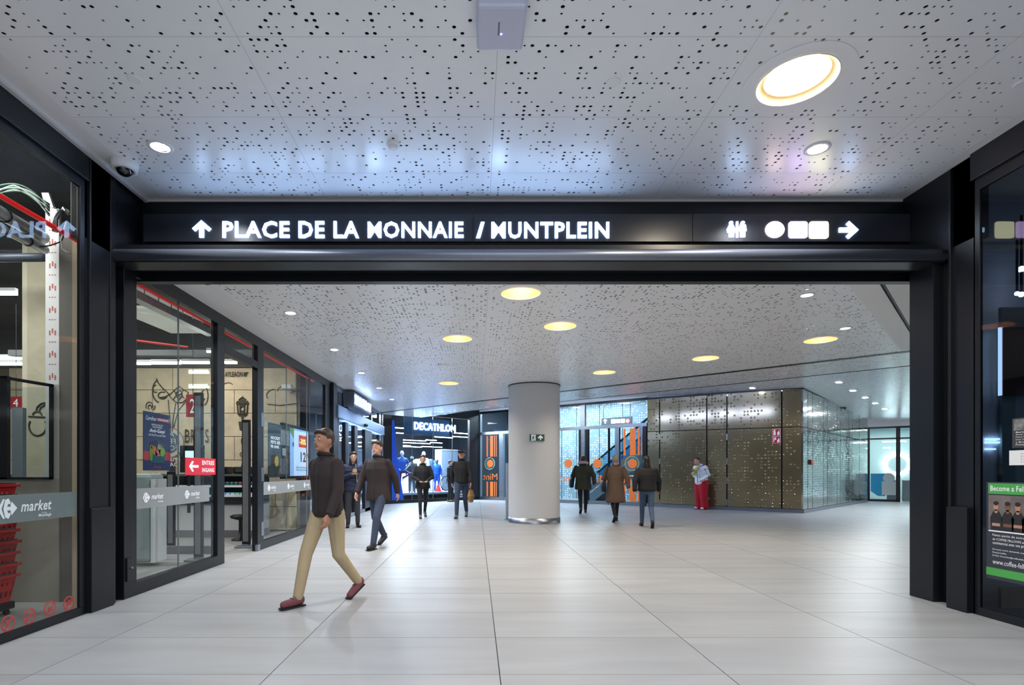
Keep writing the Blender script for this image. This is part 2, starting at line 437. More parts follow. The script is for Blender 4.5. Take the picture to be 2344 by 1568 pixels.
# far ceiling
def L1x(y): return 2.22-1.10*(y-14.54)
def L2x(y): return 2.55-1.09*(y-16.71)
def DGx(y): return 3.95+.947*(y-5.85)
cf = struct('ceiling', 'white perforated metal ceiling of the hall behind the portal')
ins = lambda X, Y: (X < 2.22-1.10*(Y-14.54)-.03) & (X < 3.95+.947*(Y-5.85))
YF = [5.117+.803*k for k in range(20)]; XF = [-3.0, -1.53, .14, 1.81, 3.48, 5.15, 6.82, 8.0]
YF[0] = 5.25
for j in range(len(YF)-1):
    for i in range(len(XF)-1):
        if XF[i] > L1x(YF[j]) or XF[i] > DGx(YF[j+1]): continue
        perf_panel(XF[i], XF[i+1], YF[j], YF[j+1], ZF, HOLES_F, inside=ins, parent=cf, seg=8, th=.0015, rs=(.0155, .0105))
b = MB()
b.slab([(-3.43, 5.25), (-3.0, 5.25), (-3.0, 19.5), (-3.43, 19.88)], ZF-.003, ZF+.01)                   # plain border on the shop side
d0 = .05
b.slab([(DGx(5.25)-.08, 5.25), (DGx(5.25)+.28, 5.25), (DGx(9.6)+.28, 9.6+.0), (7.6, 9.68), (DGx(9.55)-.08, 9.55)], ZF-.004, ZF+.01)
b.build('ceiling_border', mat('white ceiling border', (232, 231, 232), .45), cf)
b = MB(); b.slab([(DGx(5.25)+.34, 5.25), (12, 5.25), (12, 5.6), (7.75, 9.55), (DGx(9.4)+.34, 9.4)], ZF+.0, ZF+.012)
b.build('plain_panel', mat('plain white ceiling board', (230, 230, 231), .6), cf)
# strip between the two shadow gaps, then the ceiling beyond
HM = dotted('perforated ceiling far', (240, 242, 245), .24, 0, .05, .28, .34, 'hole', dark=(84, 90, 98))
HM.node_tree.nodes['Principled BSDF'].inputs['Specular IOR Level'].default_value = .6
def sheet(pts, name, m, parent, t=.02):
    """ceiling sheet through given 3-D points, with metric uv"""
    me = bpy.data.meshes.new(name); n = len(pts)
    me.from_pydata([tuple(p) for p in pts]+[(p[0], p[1], p[2]+t) for p in pts], [], [tuple(range(n)), tuple(range(n, 2*n))]+[(i, (i+1) % n, (i+1) % n+n, i+n) for i in range(n)])
    b = bmesh.new(); b.from_mesh(me); bmesh.ops.recalc_face_normals(b, faces=b.faces[:]); b.to_mesh(me); b.free()
    return finish(me, name, m, parent, uvw='xy')
G = .05
sheet([(L1x(19.9)+.15, 19.9, ZF), (L1x(5.3)+.15, 5.3, ZF), (L2x(5.3)-G*.6, 5.3, ZF), (L2x(19.3), 19.3, ZF), (-2.15, 21.6, ZF), (-3.43, 20.4, ZF), (-3.43, 20.0, ZF)], 'ceiling_strip', HM, cf)
b = MB(); b.slab([(L1x(20)-.04, 20), (L1x(5.3)-.04, 5.3), (L1x(5.3)+.2, 5.3), (L1x(20)+.2, 20)], ZF-.004, ZF+.01)
b.slab([(DGx(5.25)+.25, 5.25), (DGx(5.25)+.37, 5.25), (DGx(9.5)+.37, 9.5), (DGx(9.5)+.25, 9.5)], ZF+.02, ZF+.04)
b.slab([(L2x(20)-.09, 20), (L2x(5.3)-.09, 5.3), (L2x(5.3)-.0, 5.3), (L2x(20)-.0, 20)], ZF-.005, ZF+.02)
b.build('shadow_gap', M['black2'], cf)
# bulkhead facing away where the ceiling steps up
me_p = [(L2x(y), y) for y in (20, 5.3)]
b = MB(); b.prism([(L2x(20), 20, ZF), (L2x(5.3), 5.3, ZF), (L2x(5.3)+.02, 5.32, ZF), (L2x(20)+.02, 20.02, ZF)],
                  [(L2x(20), 20, 4.35), (L2x(5.3), 5.3, 4.35), (L2x(5.3)+.02, 5.32, 4.35), (L2x(20)+.02, 20.02, 4.35)])
b.build('bulkhead', M['plaster'], cf)
MB().slab([(-3.43, 5.8), (12, 5.8), (L2x(5.8), 5.8), (L2x(20), 20), (-3.43, 20)], ZF+.3, ZF+.34).build('plenum', M['hole'], cf)
c3 = struct('ceiling', 'pale ceiling beyond the step, over the brass wall')
P3 = lambda x, y: (x, y, ceil3(x, y))
sheet([P3(L2x(21.2), 21.2), P3(L2x(5.3), 5.3), P3(20, 5.3), P3(20, 21.4), P3(16.1, 23.5), P3(9.85, 16.5), P3(6.15, 19.72), P3(.2, 24.6), P3(-2.6, 21.8)], 'ceiling_sheet', HM, c3)

# ------------------------------------------------------------------ portal
pr = struct('beam', 'black metal portal beam across the arcade')
BL = M['black']
b = MB(); b.box(-3.7, 4.75, 5.63, 5.72, 3.2, ZN+.3)
b.build('upper_band', BL, pr)
b = MB(); b.box(-3.38, 4.43, 5.555, 5.65, 3.555, 3.85); b.build('sign_backing', M['black'], pr, bevel=.004)
b = MB(); b.prism([(-3.5, 5.64, 3.56), (4.5, 5.64, 3.56), (4.5, 5.2, 3.40), (-3.5, 5.2, 3.40)], [(-3.5, 5.64, 3.545), (4.5, 5.64, 3.545), (4.5, 5.2, 3.345), (-3.5, 5.2, 3.345)])
b.build('sloping_ledge', M['black'], pr)
b = MB(); b.box(-3.5, 4.5, 5.2, 5.4, 3.235, 3.345); b.build('lower_beam', M['black'], pr, bevel=.004)
b = MB(); b.tube([(-3.44, 5.19, 3.298), (4.44, 5.19, 3.298)], .052, 20); b.build('shutter_tube', M['dsteel'], pr, smooth=True)
MB().box(-3.5, 4.5, 5.4, 5.64, 3.28, 3.36).build('inner_lip', M['black'], pr)
MB().box(-3.4, 4.4, 5.405, 5.41, 3.235, 3.27).build('rear_edge_strip', M['dsteel'], pr)

# posts left
def post_set(side):
    s = -1 if side == 'left' else 1
    X = -3.43 if side == 'left' else 4.37
    r = struct('column_'+side, f'black metal portal post, {side} side')
    def bx(name, a0, a1, y0, y1, z0, z1, m=BL, bev=.004):
        x0, x1 = sorted((X+s*a0, X+s*a1)); return MB().box(x0, x1, y0, y1, z0, z1).build(name, m, r, bevel=bev)
    if side == 'left':
        bx('post', 0, .035, 4.80, 5.20, 0, ZN)
        bx('post_cover', -.045, .02, 4.83, 5.13, 0, .92)
        bx('flange', -.012, .1, 5.13, 5.2, 0, ZN)
        bx('recess', .07, .2, 5.2, 5.34, 0, ZN, M['black2'])
        bx('post', -.005, .12, 5.335, 5.49, 0, 3.24)
        k = bx('key_box', -.022, 0, 5.36, 5.45, .17, .40)
        MB().tube([(X+.022, 5.41, .30), (X+.04, 5.41, .30)], .012, 12).build('keyhole', M['steel'], k)
        bx('slot_edge', -.03, .03, 4.83, 4.85, .92, ZN-.02)
    else:
        bx('post', .0, .035, 4.80, 5.06, 0, ZN)
        bx('post_cover', -.05, .02, 4.83, 5.04, 0, .93)
        bx('recess', .10, .25, 5.06, 5.25, 0, ZN, M['black2'])
        bx('post', -.0, .14, 5.245, 5.53, 0, 3.24)
        bx('slot_edge', -.03, .03, 5.02, 5.045, .93, ZN-.02)
    bx('fascia', -.03, .14, -7, 4.82, 3.80, ZN+.02)
    bx('corner_panel', .0, .12, 4.8, 5.66, 3.3, ZN+.02)
    return r
post_set('left'); post_set('right')

# shop fronts: black frames with glass panes, on the plane X
def bay(name, label, X, y0, y1, zt, joints=(), zb=.13, post0=.06, post1=.06, top=.12, s=-1, zfr=None, redline=None, gl=None, inset=.03, dep=.09):
    r = struct(name, label)
    xo = X; xi = X+s*dep
    x0, x1 = sorted((xo, xi))
    zf_ = zfr if zfr else zt+top
    MB().box(x0, x1, y0, y1, 0, zb).build('bottom_rail', BL, r, bevel=.003)
    MB().box(x0, x1, y0, y1, zt, zf_).build('top_rail', BL, r, bevel=.003)
    MB().box(x0, x1, y0, y0+post0, zb, zt).build('stile', BL, r, bevel=.003)
    MB().box(x0, x1, y1-post1, y1, zb, zt).build('stile', BL, r, bevel=.003)
    js = [y0+post0]+list(joints)+[y1-post1]
    g0, g1 = sorted((X+s*inset, X+s*(inset+.012)))
    for a, c in zip(js[:-1], js[1:]):
        MB().box(g0, g1, a+.003, c-.003, zb, zt).build('pane', gl or M['glass'], r)
    for j in joints:
        MB().box(g0-.002, g1+.002, j-.004, j+.004, zb, zt).build('pane_joint', mat('silicone joint', (96, 104, 106), .4), r)
    return r
XL, XR = -3.43, 4.37
Yl = lambda px: XL*F/(px-CX)
Yr = lambda px: XR*F/(px-CX)
w1 = bay('window_1', 'nearest shop window on the left, red baskets behind it', XL, -3, Yl(195), 3.72, (.9,), zb=.07, post1=.06, dep=.03, inset=.012)
w2 = bay('window_2', 'shop window left of the open supermarket door', XL, 5.49, Yl(514), 3.215, (Yl(415),), zb=.13, post0=.05, post1=.2, zfr=ZF)
w3 = bay('window_3', 'dark shop window with posters right of the open supermarket door', XL, Yl(590), Yl(757), 3.215, (Yl(660), Yl(706)), zb=.13, post0=.24, post1=.45, zfr=ZF)
w4 = bay('window_4', 'right hand coffee shop window with posters', XR, -3, Yr(2228), 3.70, (1.2,), zb=.07, post1=.06, s=1, dep=.03, inset=.012, gl=M['glassd'])
# transom over the open door
r = struct('door_1', 'open doorway of the supermarket with a transom light')
MB().box(-3.52, -3.43, Yl(514), Yl(590), 2.865, 2.975).build('transom', BL, r, bevel=.003)
MB().box(-3.52, -3.43, Yl(514), Yl(590), 3.215, ZF).build('top_rail', BL, r, bevel=.003)
MB().box(-3.472, -3.46, Yl(514), Yl(590), 2.975, 3.215).build('pane', M['glass'], r)
for z in (.33, 1.2, 2.08): 
    o = MB().box(-3.43, -3.425, Yl(598), Yl(604), z-.11, z+.11).build('strike_plate', M['steel'], r)
MB().box(-3.45, -3.41, Yl(590)-.05, Yl(593), 0, .1).build('floor_stop', M['steel'], r)
# projecting pier between the supermarket and the sports shop
MB().box(-3.6, XL+.07, Yl(757), Yl(757)+.32, 0, 3.33).build('pilaster', BL, tag(struct('column_pier', 'black pier between the two left shops')), bevel=.004)
MB().box(-3.6, XL+.10, Yl(757)-.02, Yl(757)+.36, 0, 1.05).build('pier_guard', M['dsteel'], bpy.data.objects['column_pier'], bevel=.004)
# white reveal on the left hand end of wall over the fascia, room closure walls
wl = struct('wall_left', 'black upper wall behind the left fascia')
MB().box(-3.62, -3.52, 5.4, 20, 3.37, 4.0).build('upper_wall', M['black2'], wl)
wr = struct('wall_right', 'corridor wall beyond the opening on the right')
MB().box(4.6, 4.75, 5.5, 5.6, 0, 4.2).build('return_wall', BL, wr)
MB().box(4.6, 20, 5.3, 5.42, -.1, 4.6).build('side_wall', M['plaster'], wr)
# ------------------------------------------------------------------ recessed lamps
LAMPW = mat('lamp diffuser warm', (255, 236, 200), .6, emit=9, ecol=(255, 228, 180))
LAMPC = mat('lamp diffuser white', (255, 255, 255), .6, emit=16, ecol=(240, 246, 255))
def big_lamp(p, r, z, label, power, dp=.2):
    t = thing('downlight', (p[0], p[1], z), label, 'ceiling light', 'large round recessed downlights')
    MB().lathe((p[0], p[1], z), [(r+.10, -.001), (r+.10, -.004), (r+.004, -.005), (r+.004, .0)], 40, cap=False).build('trim_ring', CEM, t)
    MB().lathe((p[0], p[1], z), [(r+.006, -.007), (r, -.012), (r-.006, -.004)], 40, cap=False).build('inner_rim', M['white'], t, smooth=True)
    MB().lathe((p[0], p[1], z), [(r, -.004), (r*.98, dp*.15), (r*.90, dp*.6), (r*.80, dp)], 40, cap=False).build('reflector', M['gold'] if dp > .1 else mat('pale warm reflector', (240, 214, 168), .5), t, smooth=True, flip=False)
    MB().lathe((p[0], p[1], z), [(.001, dp-.004), (r*.82, dp)], 32, cap=False).build('diffuser', LAMPW, t)
    area('lamp', (p[0], p[1], z+dp-.05*dp/.2), r*1.1, 0, power, (1, .87, .69), disk=True, parent=t)
lb = ['large round downlight overexposed above the near arcade', 'large golden downlight nearest behind the portal', 'golden downlight above and right of the column top', 'golden downlight left of the column, second from the portal',
      'golden downlight near the right ceiling edge', 'golden downlight second from the right ceiling edge', 'golden downlight just right of the column head',
      'golden downlight left of the column head', 'golden downlight in the strip right of the column', 'golden downlight in the strip left of the column', 'golden downlight over the far sports shop window']
for i, (p, r, z) in enumerate(BIG): big_lamp(p, r, z, lb[i], 34 if i == 0 else 34, .03 if i == 0 else .2)
def small_lamp(p, r, z, label, power, grp):
    t = thing('spotlight', (p[0], p[1], z), label, 'ceiling light', grp)
    MB().lathe((p[0], p[1], z), [(r+.028, 0), (r+.026, -.006), (r, -.008), (r-.004, .0)], 28, cap=False).build('trim_ring', M['white'], t, smooth=True)
    MB().lathe((p[0], p[1], z), [(r, -.002), (r*.8, .05)], 28, cap=False).build('reflector', M['steel'], t, smooth=True, flip=False)
    MB().lathe((p[0], p[1], z), [(.001, .046), (r*.82, .05)], 24, cap=False).build('lens', LAMPC, t)
    area('lamp', (p[0], p[1], z+.035), r*1.3, 0, power, (.93, .96, 1), disk=True, parent=t)
small_lamp(SMALL_N[0], .075, ZN, 'small bright spotlight beside the near dome camera', 22, 'small spots of the near ceiling')
small_lamp(SMALL_N[1], .075, ZN, 'small bright spotlight over the coloured sign symbols', 22, 'small spots of the near ceiling')
sl = ['first spotlight of the row above the supermarket front', 'second spotlight of the row above the supermarket front', 'third spotlight of the row along the left shops', 'fourth spotlight of the row along the left shops', 'fifth spotlight, farthest of the row on the left',
      'spotlight at the right ceiling side nearest the portal', 'smaller spotlight at the right ceiling side above the golden downlight']
for i, p in enumerate(SMALL_F): small_lamp(p, .065, ZF, sl[i], 60 if i < 5 else 16, 'small spots of the hall ceiling')
s3 = ['spotlight above the brass wall panels', 'nearest spotlight of the far right corridor', 'second spotlight of the far right corridor', 'third spotlight of the far right corridor', 'fourth spotlight of the far right corridor', 'fifth spotlight of the far right corridor', 'spotlight before the glass doors right of the column']
for i, p in enumerate(SMALL_3):
    z = ceil3(*p); t = thing('spotlight', (p[0], p[1], z), s3[i], 'ceiling light', 'small spots beyond the ceiling step')
    MB().lathe((p[0], p[1], z), [(.1, .0), (.1, -.012), (.06, -.014)], 20, cap=False).build('trim_ring', M['white'], t)
    MB().lathe((p[0], p[1], z), [(.075, -.01), (.075, -.016)], 20).build('lens', LAMPC, t)
    area('lamp', (p[0], p[1], z-.02), .13, 0, 3 if i == 0 else 34, (.90, .96, 1), disk=True, parent=t)
# unseen panels added for fill light, behind the camera and beyond the ceiling step
for x in (-1.5, .5, 2.5):
    for y in (-4.5, -1.8, 0.9):
        t = thing('fill_light_panel', (x, y, ZN), 'added fill light panel of the arcade behind the viewer', 'ceiling light', 'added fill panels behind the viewer')
        MB().box(x-.32, x+.32, y-.32, y+.32, ZN-.012, ZN-.002).build('panel_frame', M['white'], t)
        area('lamp', (x, y, ZN-.014), .6, .6, 44, (.90, .94, 1), parent=t)
for (x, y) in ((13.5, 14.5), (16, 17), (3.2, 19.0), (0, 19.8)):
    z = ceil3(x, y); t = thing('fill_light_panel', (x, y, z), 'added fill light panel of the side corridor ceiling', 'ceiling light', 'added fill panels of the side corridor')
    if (x, y) in ((3.2, 19.0), (0, 19.8)): z += .0
    MB().box(x-.3, x+.3, y-.3, y+.3, z-.012, z-.002).build('panel_frame', M['white'], t)
    area('lamp', (x, y, z-.02), .5, .5, 60 if x < 5 else 30, (.84, .93, 1), parent=t)  # hidden lamp added to brighten the area beyond the step

# ------------------------------------------------------------------ ceiling devices
def dome_camera(px, py, z, label, s=1.0):
    x, y = on_ceil(px, py, z); t = thing('dome_camera', (x, y, z), label, 'security camera', 'white dome cameras')
    MB().lathe((x, y, z), [(.088*s, 0), (.09*s, -.02*s), (.082*s, -.055*s), (.062*s, -.062*s), (.058*s, -.05*s)], 28, cap=False).build('housing', M['white'], t, smooth=True)
    MB().ball((x, y, z-.05*s), .055*s, .055*s, .048*s, 20, 10).build('lens_dome', mat('black glossy dome', (16, 18, 24), .06, coat=1), t, smooth=True)
dome_camera(285, 372, ZN, 'white dome camera under the ceiling left of the near spotlight', 1.25)
dome_camera(473, 628, ZF, 'white dome camera under the hall ceiling just behind the portal beam', 1.15)
dome_camera(1857, 868, 3.93, 'small white dome camera over the corner of the brass wall', 1.5)
def detector(px, py, z, label, big=False, s=1.0):
    x, y = on_ceil(px, py, z); t = thing('smoke_detector' if big else 'ceiling_disc', (x, y, z), label, 'smoke detector' if big else 'ceiling disc')
    if big:
        MB().lathe((x, y, z), [(.055*s, 0), (.055*s, -.012*s), (.046*s, -.02*s)], 24).build('base', M['whitep'], t, smooth=False)
        MB().lathe((x, y, z), [(.04*s, -.02*s), (.04*s, -.035*s), (.026*s, -.046*s)], 24).build('sensor_head', M['whitep'], t)
    else:
        MB().lathe((x, y, z), [(.048*s, 0), (.048*s, -.006*s), (.042*s, -.009*s)], 28).build('cover_disc', M['whitep'], t)
detector(900, 329, ZN, 'white smoke detector over the sign lettering', True)
detector(949, 622, ZF, 'white smoke detector partly hidden behind the portal beam', True, 1.2)
detector(1436, 772, ZF, 'white smoke detector right of the golden downlight by the column', True)
detector(308, 181, ZN, 'flat white sprinkler cover at the left of the near ceiling')
detector(1404, 187, ZN, 'flat white sprinkler cover left of the overexposed downlight')
detector(2338, 192, ZN, 'flat white sprinkler cover cut by the right picture edge')
detector(711, 715, ZF, 'flat white sprinkler cover beside the first spotlight of the left row')
detector(1242, 713, ZF, 'flat white sprinkler cover between two golden downlights')
detector(1014, 836, ZF, 'white round box above the far downlight left of the column', False, 2.2)
detector(1080, 932, ZF, 'small white alarm box in the strip left of the column', True, 1.2)
detector(1795, 851, ZF, 'small white alarm box in the strip above the brass wall', True, 1.4)
# access point
A = at(1143, 95, 3.4); zA = ZN-.10
t = thing('wireless_access_point', (.148, 3.33, ZN), 'white box shaped wireless access point hung under the near ceiling', 'access point')
x0, x1 = .005, .295
MB().box(x0, x1, 3.16, 3.50, ZN-.105, ZN-.04).build('housing', mat('lilac white plastic', (196, 199, 220), .4), t, bevel=.018)
MB().box(x0+.05, x1-.05, 3.2, 3.46, ZN-.04, ZN).build('mount', M['grey'], t)
MB().ball((.153, 3.36, ZN-.105), .005).build('status_light', mat('blue led', (200, 215, 255), .5, emit=12, ecol=(120, 150, 255)), t)
MB().box(.132, .142, 3.27, 3.37, ZN-.1062, ZN-.105).build('print_mark', M['grey'], t)

# ------------------------------------------------------------------ the lit way sign
FS = Fr((-3.5, 5.553), (4.5, 5.553))
sg = thing('way_sign', (.5, 5.55, 3.56), 'long black sign box with lit words PLACE DE LA MONNAIE / MUNTPLEIN and symbols', 'sign')
def sbox(x0, x1, n):
    a0, _ = FS.uv(x0); a1, _ = FS.uv(x1)
    MB().fb(FS, a0+.002, a1-.002, 3.565, 3.845, .0, .03).build('panel', mat('satin black sign face', (38, 41, 50), .28, .1), sg, bevel=.002)
sbox(332, 1083, 0); sbox(1083, 1583, 1); sbox(1583, 2083, 2)
LET = M['letter']
def word(s, x0, x1, y0=507, y1=545, bold=.02):
    a0, z1 = FS.uv(x0, y0, .03); a1, z0 = FS.uv(x1, y1, .03)
    text(s, FS, a0, z0, a1-a0, z1-z0, .03, .012, LET, sg, 'lettering', bold, sp=1.04)
word('PLACE', 510, 663); word('DE', 684, 743); word('LA', 764, 822); word('MONNAIE', 842, 1061, 508, 545); word('MUNTPLEIN', 1125, 1394, 509, 546)
def sgp(pts, name='symbol', m=LET, d=.012):
    P = [FS.uv(x, y, .03) for x, y in pts]
    return MB().fpoly(FS, P, .03, .03+d).build(name, m, sg)
sgp([(1090, 545), (1099, 545), (1109, 509), (1101, 509)], 'lettering')
sgp([(441, 524), (462, 505), (484, 524), (478, 530), (467, 521), (467, 544), (457, 544), (457, 521), (447, 530)], 'arrow')
sgp([(1920, 522), (1945, 522), (1936, 513), (1942, 507), (1964, 527), (1942, 547), (1936, 541), (1945, 532), (1920, 532)], 'arrow')
def emi(name, c, e=8): return mat(name, (255, 255, 255), .5, emit=e, ecol=c)
def cir(x, y, rx, ry, n=24): return [(x+rx*math.cos(2*math.pi*k/n), y+ry*math.sin(2*math.pi*k/n)) for k in range(n)]
sgp(cir(1773, 526, 21.5, 18.5), 'round_symbol', emi('lit pinkish round', (255, 215, 222)))
def rsq(x0, x1, y0, y1, r=5):
    P = []
    for cx, cy_, a in ((x1-r, y1-r, 0), (x0+r, y1-r, 90), (x0+r, y0+r, 180), (x1-r, y0+r, 270)):
        for k in range(4): t_ = math.radians(a+30*k); P.append((cx+r*math.cos(t_), cy_+r*math.sin(t_)))
    return P
sgp(rsq(1805, 1847, 508, 545), 'square_symbol', emi('lit violet square', (222, 190, 255)))
sgp(rsq(1852, 1895, 508, 546), 'square_symbol', emi('lit yellowish square', (250, 250, 200)))
# toilet symbols
sgp(cir(1673, 510.5, 4.6, 3.6, 12), 'symbol'); sgp([(1669, 514), (1677, 514), (1683, 527), (1681, 533), (1679, 533), (1679, 543), (1668, 543), (1668, 533), (1665, 533), (1663, 526)], 'symbol')
sgp([(1684.5, 508), (1689, 508), (1689, 544), (1684.5, 544)], 'symbol')
sgp(cir(1699.5, 510.5, 4.6, 3.6, 12), 'symbol'); sgp([(1693, 515), (1706, 515), (1708, 529), (1705, 530), (1705, 543), (1694, 543), (1694, 530), (1691, 529)], 'symbol')
# second sign, on the bulkhead behind the step, facing the brass wall and mirrored in it
FB = Fr((L2x(18)+.03, 18), (L2x(10)+.03, 10))
if FB.n.x < 0: FB.n = -FB.n
t = thing('way_sign', FB.p(5, 3.6), 'black sign box on the ceiling step facing the brass wall, seen mirrored in the brass', 'sign')
MB().fb(FB, 1.0, 9.5, 3.4, 3.9, .01, .06).build('panel', M['black2'], t)
for a0, a1 in ((1.1, 1.7), (2.0, 3.35), (3.5, 4.3), (4.4, 5.6)): MB().fb(FB, a0, a1, 3.47, 3.66, .06, .08).build('light_strip', emi('lit blue strip', (175, 195, 255), 16), t)
# ------------------------------------------------------------------ supermarket behind the left glass
FL = Fr((XL, 0), (XL, 20))                       # left shop front plane, a = depth, z up; normal to the arcade
SH = struct('wall_back', 'sand coloured stone block wall at the back of the supermarket')
YB = 11.5
MB().box(-13, -3.76, YB+.06, YB+.2, 0, 4.2).build('backing', mat('stone wall joint', (112, 102, 86), .9), SH)
STN = mat('sandstone block', (204, 190, 164), .8, var=.14, scale=5, bump=.25, bscale=25)
bw, bh = .86, .49
row = 0; z = .02
while z < 3.4:
    x = -3.62; off = (row % 2)*bw*.5
    x -= 0 if not off else 0
    edges = [-3.78]; q = -3.78-(bw-off if off else bw)
    while q > -10.5: edges.append(q); q -= bw
    for a, c in zip(edges[:-1], edges[1:]):
        MB().box(c+.006, a-.006, YB-R.uniform(0, .012), YB+.08, z+.006, min(z+bh, 3.42)-.006).build('stone_block', STN, SH)
    z += bh; row += 1
SW = struct('wall_shop', 'dark walls and ceiling of the supermarket interior')
MB().box(-13, -12.9, -2, 20, 0, 4.3).build('side_wall', mat('shop wall grey', (120, 120, 116), .8), SW)
MB().box(-13, -3.5, -3, 11.6, 4.22, 4.3).build('dark_ceiling', mat('shop concrete ceiling', (66, 66, 68), .9, var=.25, scale=3), SW)
MB().box(-13, -3.5, -3, -2.9, 0, 4.3).build('side_wall', M['dgrey'], SW)
MB().box(-13, -3.76, YB-.0, YB+.1, 3.43, 4.25).build('upper_wall', mat('shop upper wall', (96, 96, 94), .9), SW)
FBK = Fr((-10, YB-.015), (-3, YB-.015))
INKD = mat('wall drawing ink', (66, 62, 58), .8)
def W(px, py, d=0): a, z = FBK.uv(px, py, d); return FBK.p(a, z, d)
def strokes(lines, r=.012, fr_=None, name='line', parent=None, m=None, n=5):
    b = MB()
    for ln in lines: b.tube([W(x, y, .004) for x, y in ln], r, n)
    return b.build(name, m or INKD, parent)
def arc(cx, cy_, rx, ry, a0, a1, n=14): return [(cx+rx*math.cos(math.radians(a0+(a1-a0)*k/n)), cy_+ry*math.sin(math.radians(a0+(a1-a0)*k/n))) for k in range(n+1)]
# winged vegetable drawing
t = thing('wall_drawing', W(400, 905), 'line drawing of a winged bundle on the stone wall behind the first glass', 'drawing')
strokes([arc(366, 895, 17, 26, 100, 250), arc(372, 905, 10, 8, 0, 300), [(358, 866), (362, 876), (372, 888), (387, 902), (380, 908), (366, 910)], arc(356, 890, 6, 8, 60, 280)], parent=t, name='wing')
strokes([arc(466, 905, 10, 22, -80, 80), [(466, 892), (458, 903), (448, 910)], arc(462, 912, 6, 6, 0, 250)], parent=t, name='wing')
strokes([[(387, 905), (399, 893), (410, 884), (420, 892), (431, 898)], [(387, 905), (396, 915), (405, 922), (418, 921), (428, 912), (431, 898)], [(399, 893), (403, 905), (396, 915)], [(410, 884), (406, 900), (414, 910), (405, 922)], [(420, 892), (414, 902), (422, 912)], [(403, 905), (414, 902)], arc(410, 903, 7, 9, 0, 360)], .009, parent=t, name='bundle')
strokes([[(385, 915), (388, 950), (392, 990)], [(402, 923), (396, 960), (394, 990)], [(428, 915), (408, 940), (394, 990)]], .008, parent=t, name='ropes')
t = thing('wall_drawing', W(348, 935), 'curly line drawing above the blue poster', 'drawing')
strokes([arc(342, 930, 8, 10, 150, 380), arc(343, 932, 4, 5, 100, 400), arc(350, 928, 5, 10, 0, 90)], .009, parent=t, name='curl')
# lettering on the wall
t = thing('wall_lettering', W(450, 1000), 'hand drawn letters BR S on the stone wall', 'lettering')
for s, x0, x1, y0, y1 in (('B', 424, 435, 983, 1013), ('R', 438, 446, 983, 1013), ('S', 470, 478, 983, 1013)):
    a0, z1 = FBK.uv(x0, y0); a1, z0 = FBK.uv(x1, y1); text(s, FBK, a0, z0, a1-a0, z1-z0, .01, .004, INKD, t)
t = thing('wall_lettering', W(540, 857), 'dark capital letters near the top of the stone wall over the doorway', 'lettering')
a0, z1 = FBK.uv(515, 851); a1, z0 = FBK.uv(556, 863); text('AYLEAON', FBK, a0, z0, a1-a0, z1-z0, .01, .004, INKD, t, bold=.03)
strokes([[(558, 854), (568, 853)], [(558, 857), (566, 857)], [(558, 860), (564, 861)]], .012, parent=t, name='wing')
# old street lamp drawing
t = thing('wall_drawing', W(555, 1000), 'drawing of an ornate street lamp on the stone wall seen through the open door', 'drawing')
b = MB()
def wp(pts, d1=.006): b.fpoly(FBK, [FBK.uv(x, y) for x, y in pts], .001, d1)
wp([(553.5, 1090), (554, 985), (557, 985), (559, 1090)]); wp([(549, 985), (546, 965), (562, 965), (560, 985)])
wp([(546, 1088), (541, 1098), (566, 1098), (562, 1086), (559, 1060), (554, 1060)]); wp([(553, 965), (552, 950), (558, 950), (558, 965)])
wp([(549, 930), (546, 915), (563, 915), (560, 930)]); wp([(554, 915), (555, 904), (557, 915)])
b.build('post', INKD, t)
strokes([[(543, 924), (545, 948), (550, 953)], [(567, 924), (565, 948), (560, 953)], [(549, 926), (550, 950)], [(560, 926), (559, 950)], [(541, 924), (569, 924)], [(545, 948), (566, 948)], [(547, 915), (555, 909), (563, 915)], arc(555, 936, 5, 6, 0, 360), [(541, 924), (544, 918), (548, 922)], [(569, 924), (566, 918), (562, 922)]], .014, parent=t, name='lantern')
strokes([[(524, 1098), (545, 1094), (566, 1096), (600, 1099)], arc(522, 885, 12, 9, 200, 330), arc(555, 1040, 6, 5, 0, 360), arc(556, 1010, 4, 8, 0, 360)], .007, parent=t, name='ornament')
# round emblem on the wall and blackboard
t = thing('round_wall_emblem', W(385, 1010), 'round blue grey emblem painted on the stone wall beside the blue poster', 'emblem')
a, z = FBK.uv(386, 1013); rr = 36/F*YB
MB().disc(FBK, a, z, rr, .002, .008, 40).build('outer_ring', mat('emblem white', (196, 190, 178), .8), t)
b = MB(); b.ring(FBK, a, z, rr*.94, rr*.98, .008, .011, 40); b.build('red_line', mat('emblem red', (130, 60, 60), .8), t)
MB().disc(FBK, a, z, rr*.7, .008, .012, 40).build('inner_disc', mat('emblem blue', (84, 96, 112), .8), t)
for s, dz in (('A', .12), ('FF', -.03), ('FO', -.17)): text(s, FBK, a+.02, z+dz, None, .11, .013, .002, mat('emblem letters', (200, 200, 196), .8), t, mirror=True)
t = thing('blackboard', W(395, 1090), 'dark board with white chalk writing below the round emblem', 'board')
a0, z1 = FBK.uv(388, 1050); a1, z0 = FBK.uv(402, 1115)
MB().fb(FBK, a0, a1, z0, z1, .01, .03).build('board', M['dgrey'], t)
for s, x, y, h in (('DA', 392, 1068, .09), ('bakel', 352, 1092, .1), ('Tielen', 356, 1104, .09), ('ona', 392, 1056, .07)):
    a0, z0 = FBK.uv(x, y); text(s, FBK, a0, z0, None, h, .04, .003, M['wprint'], t, mirror=True, slant=.2)
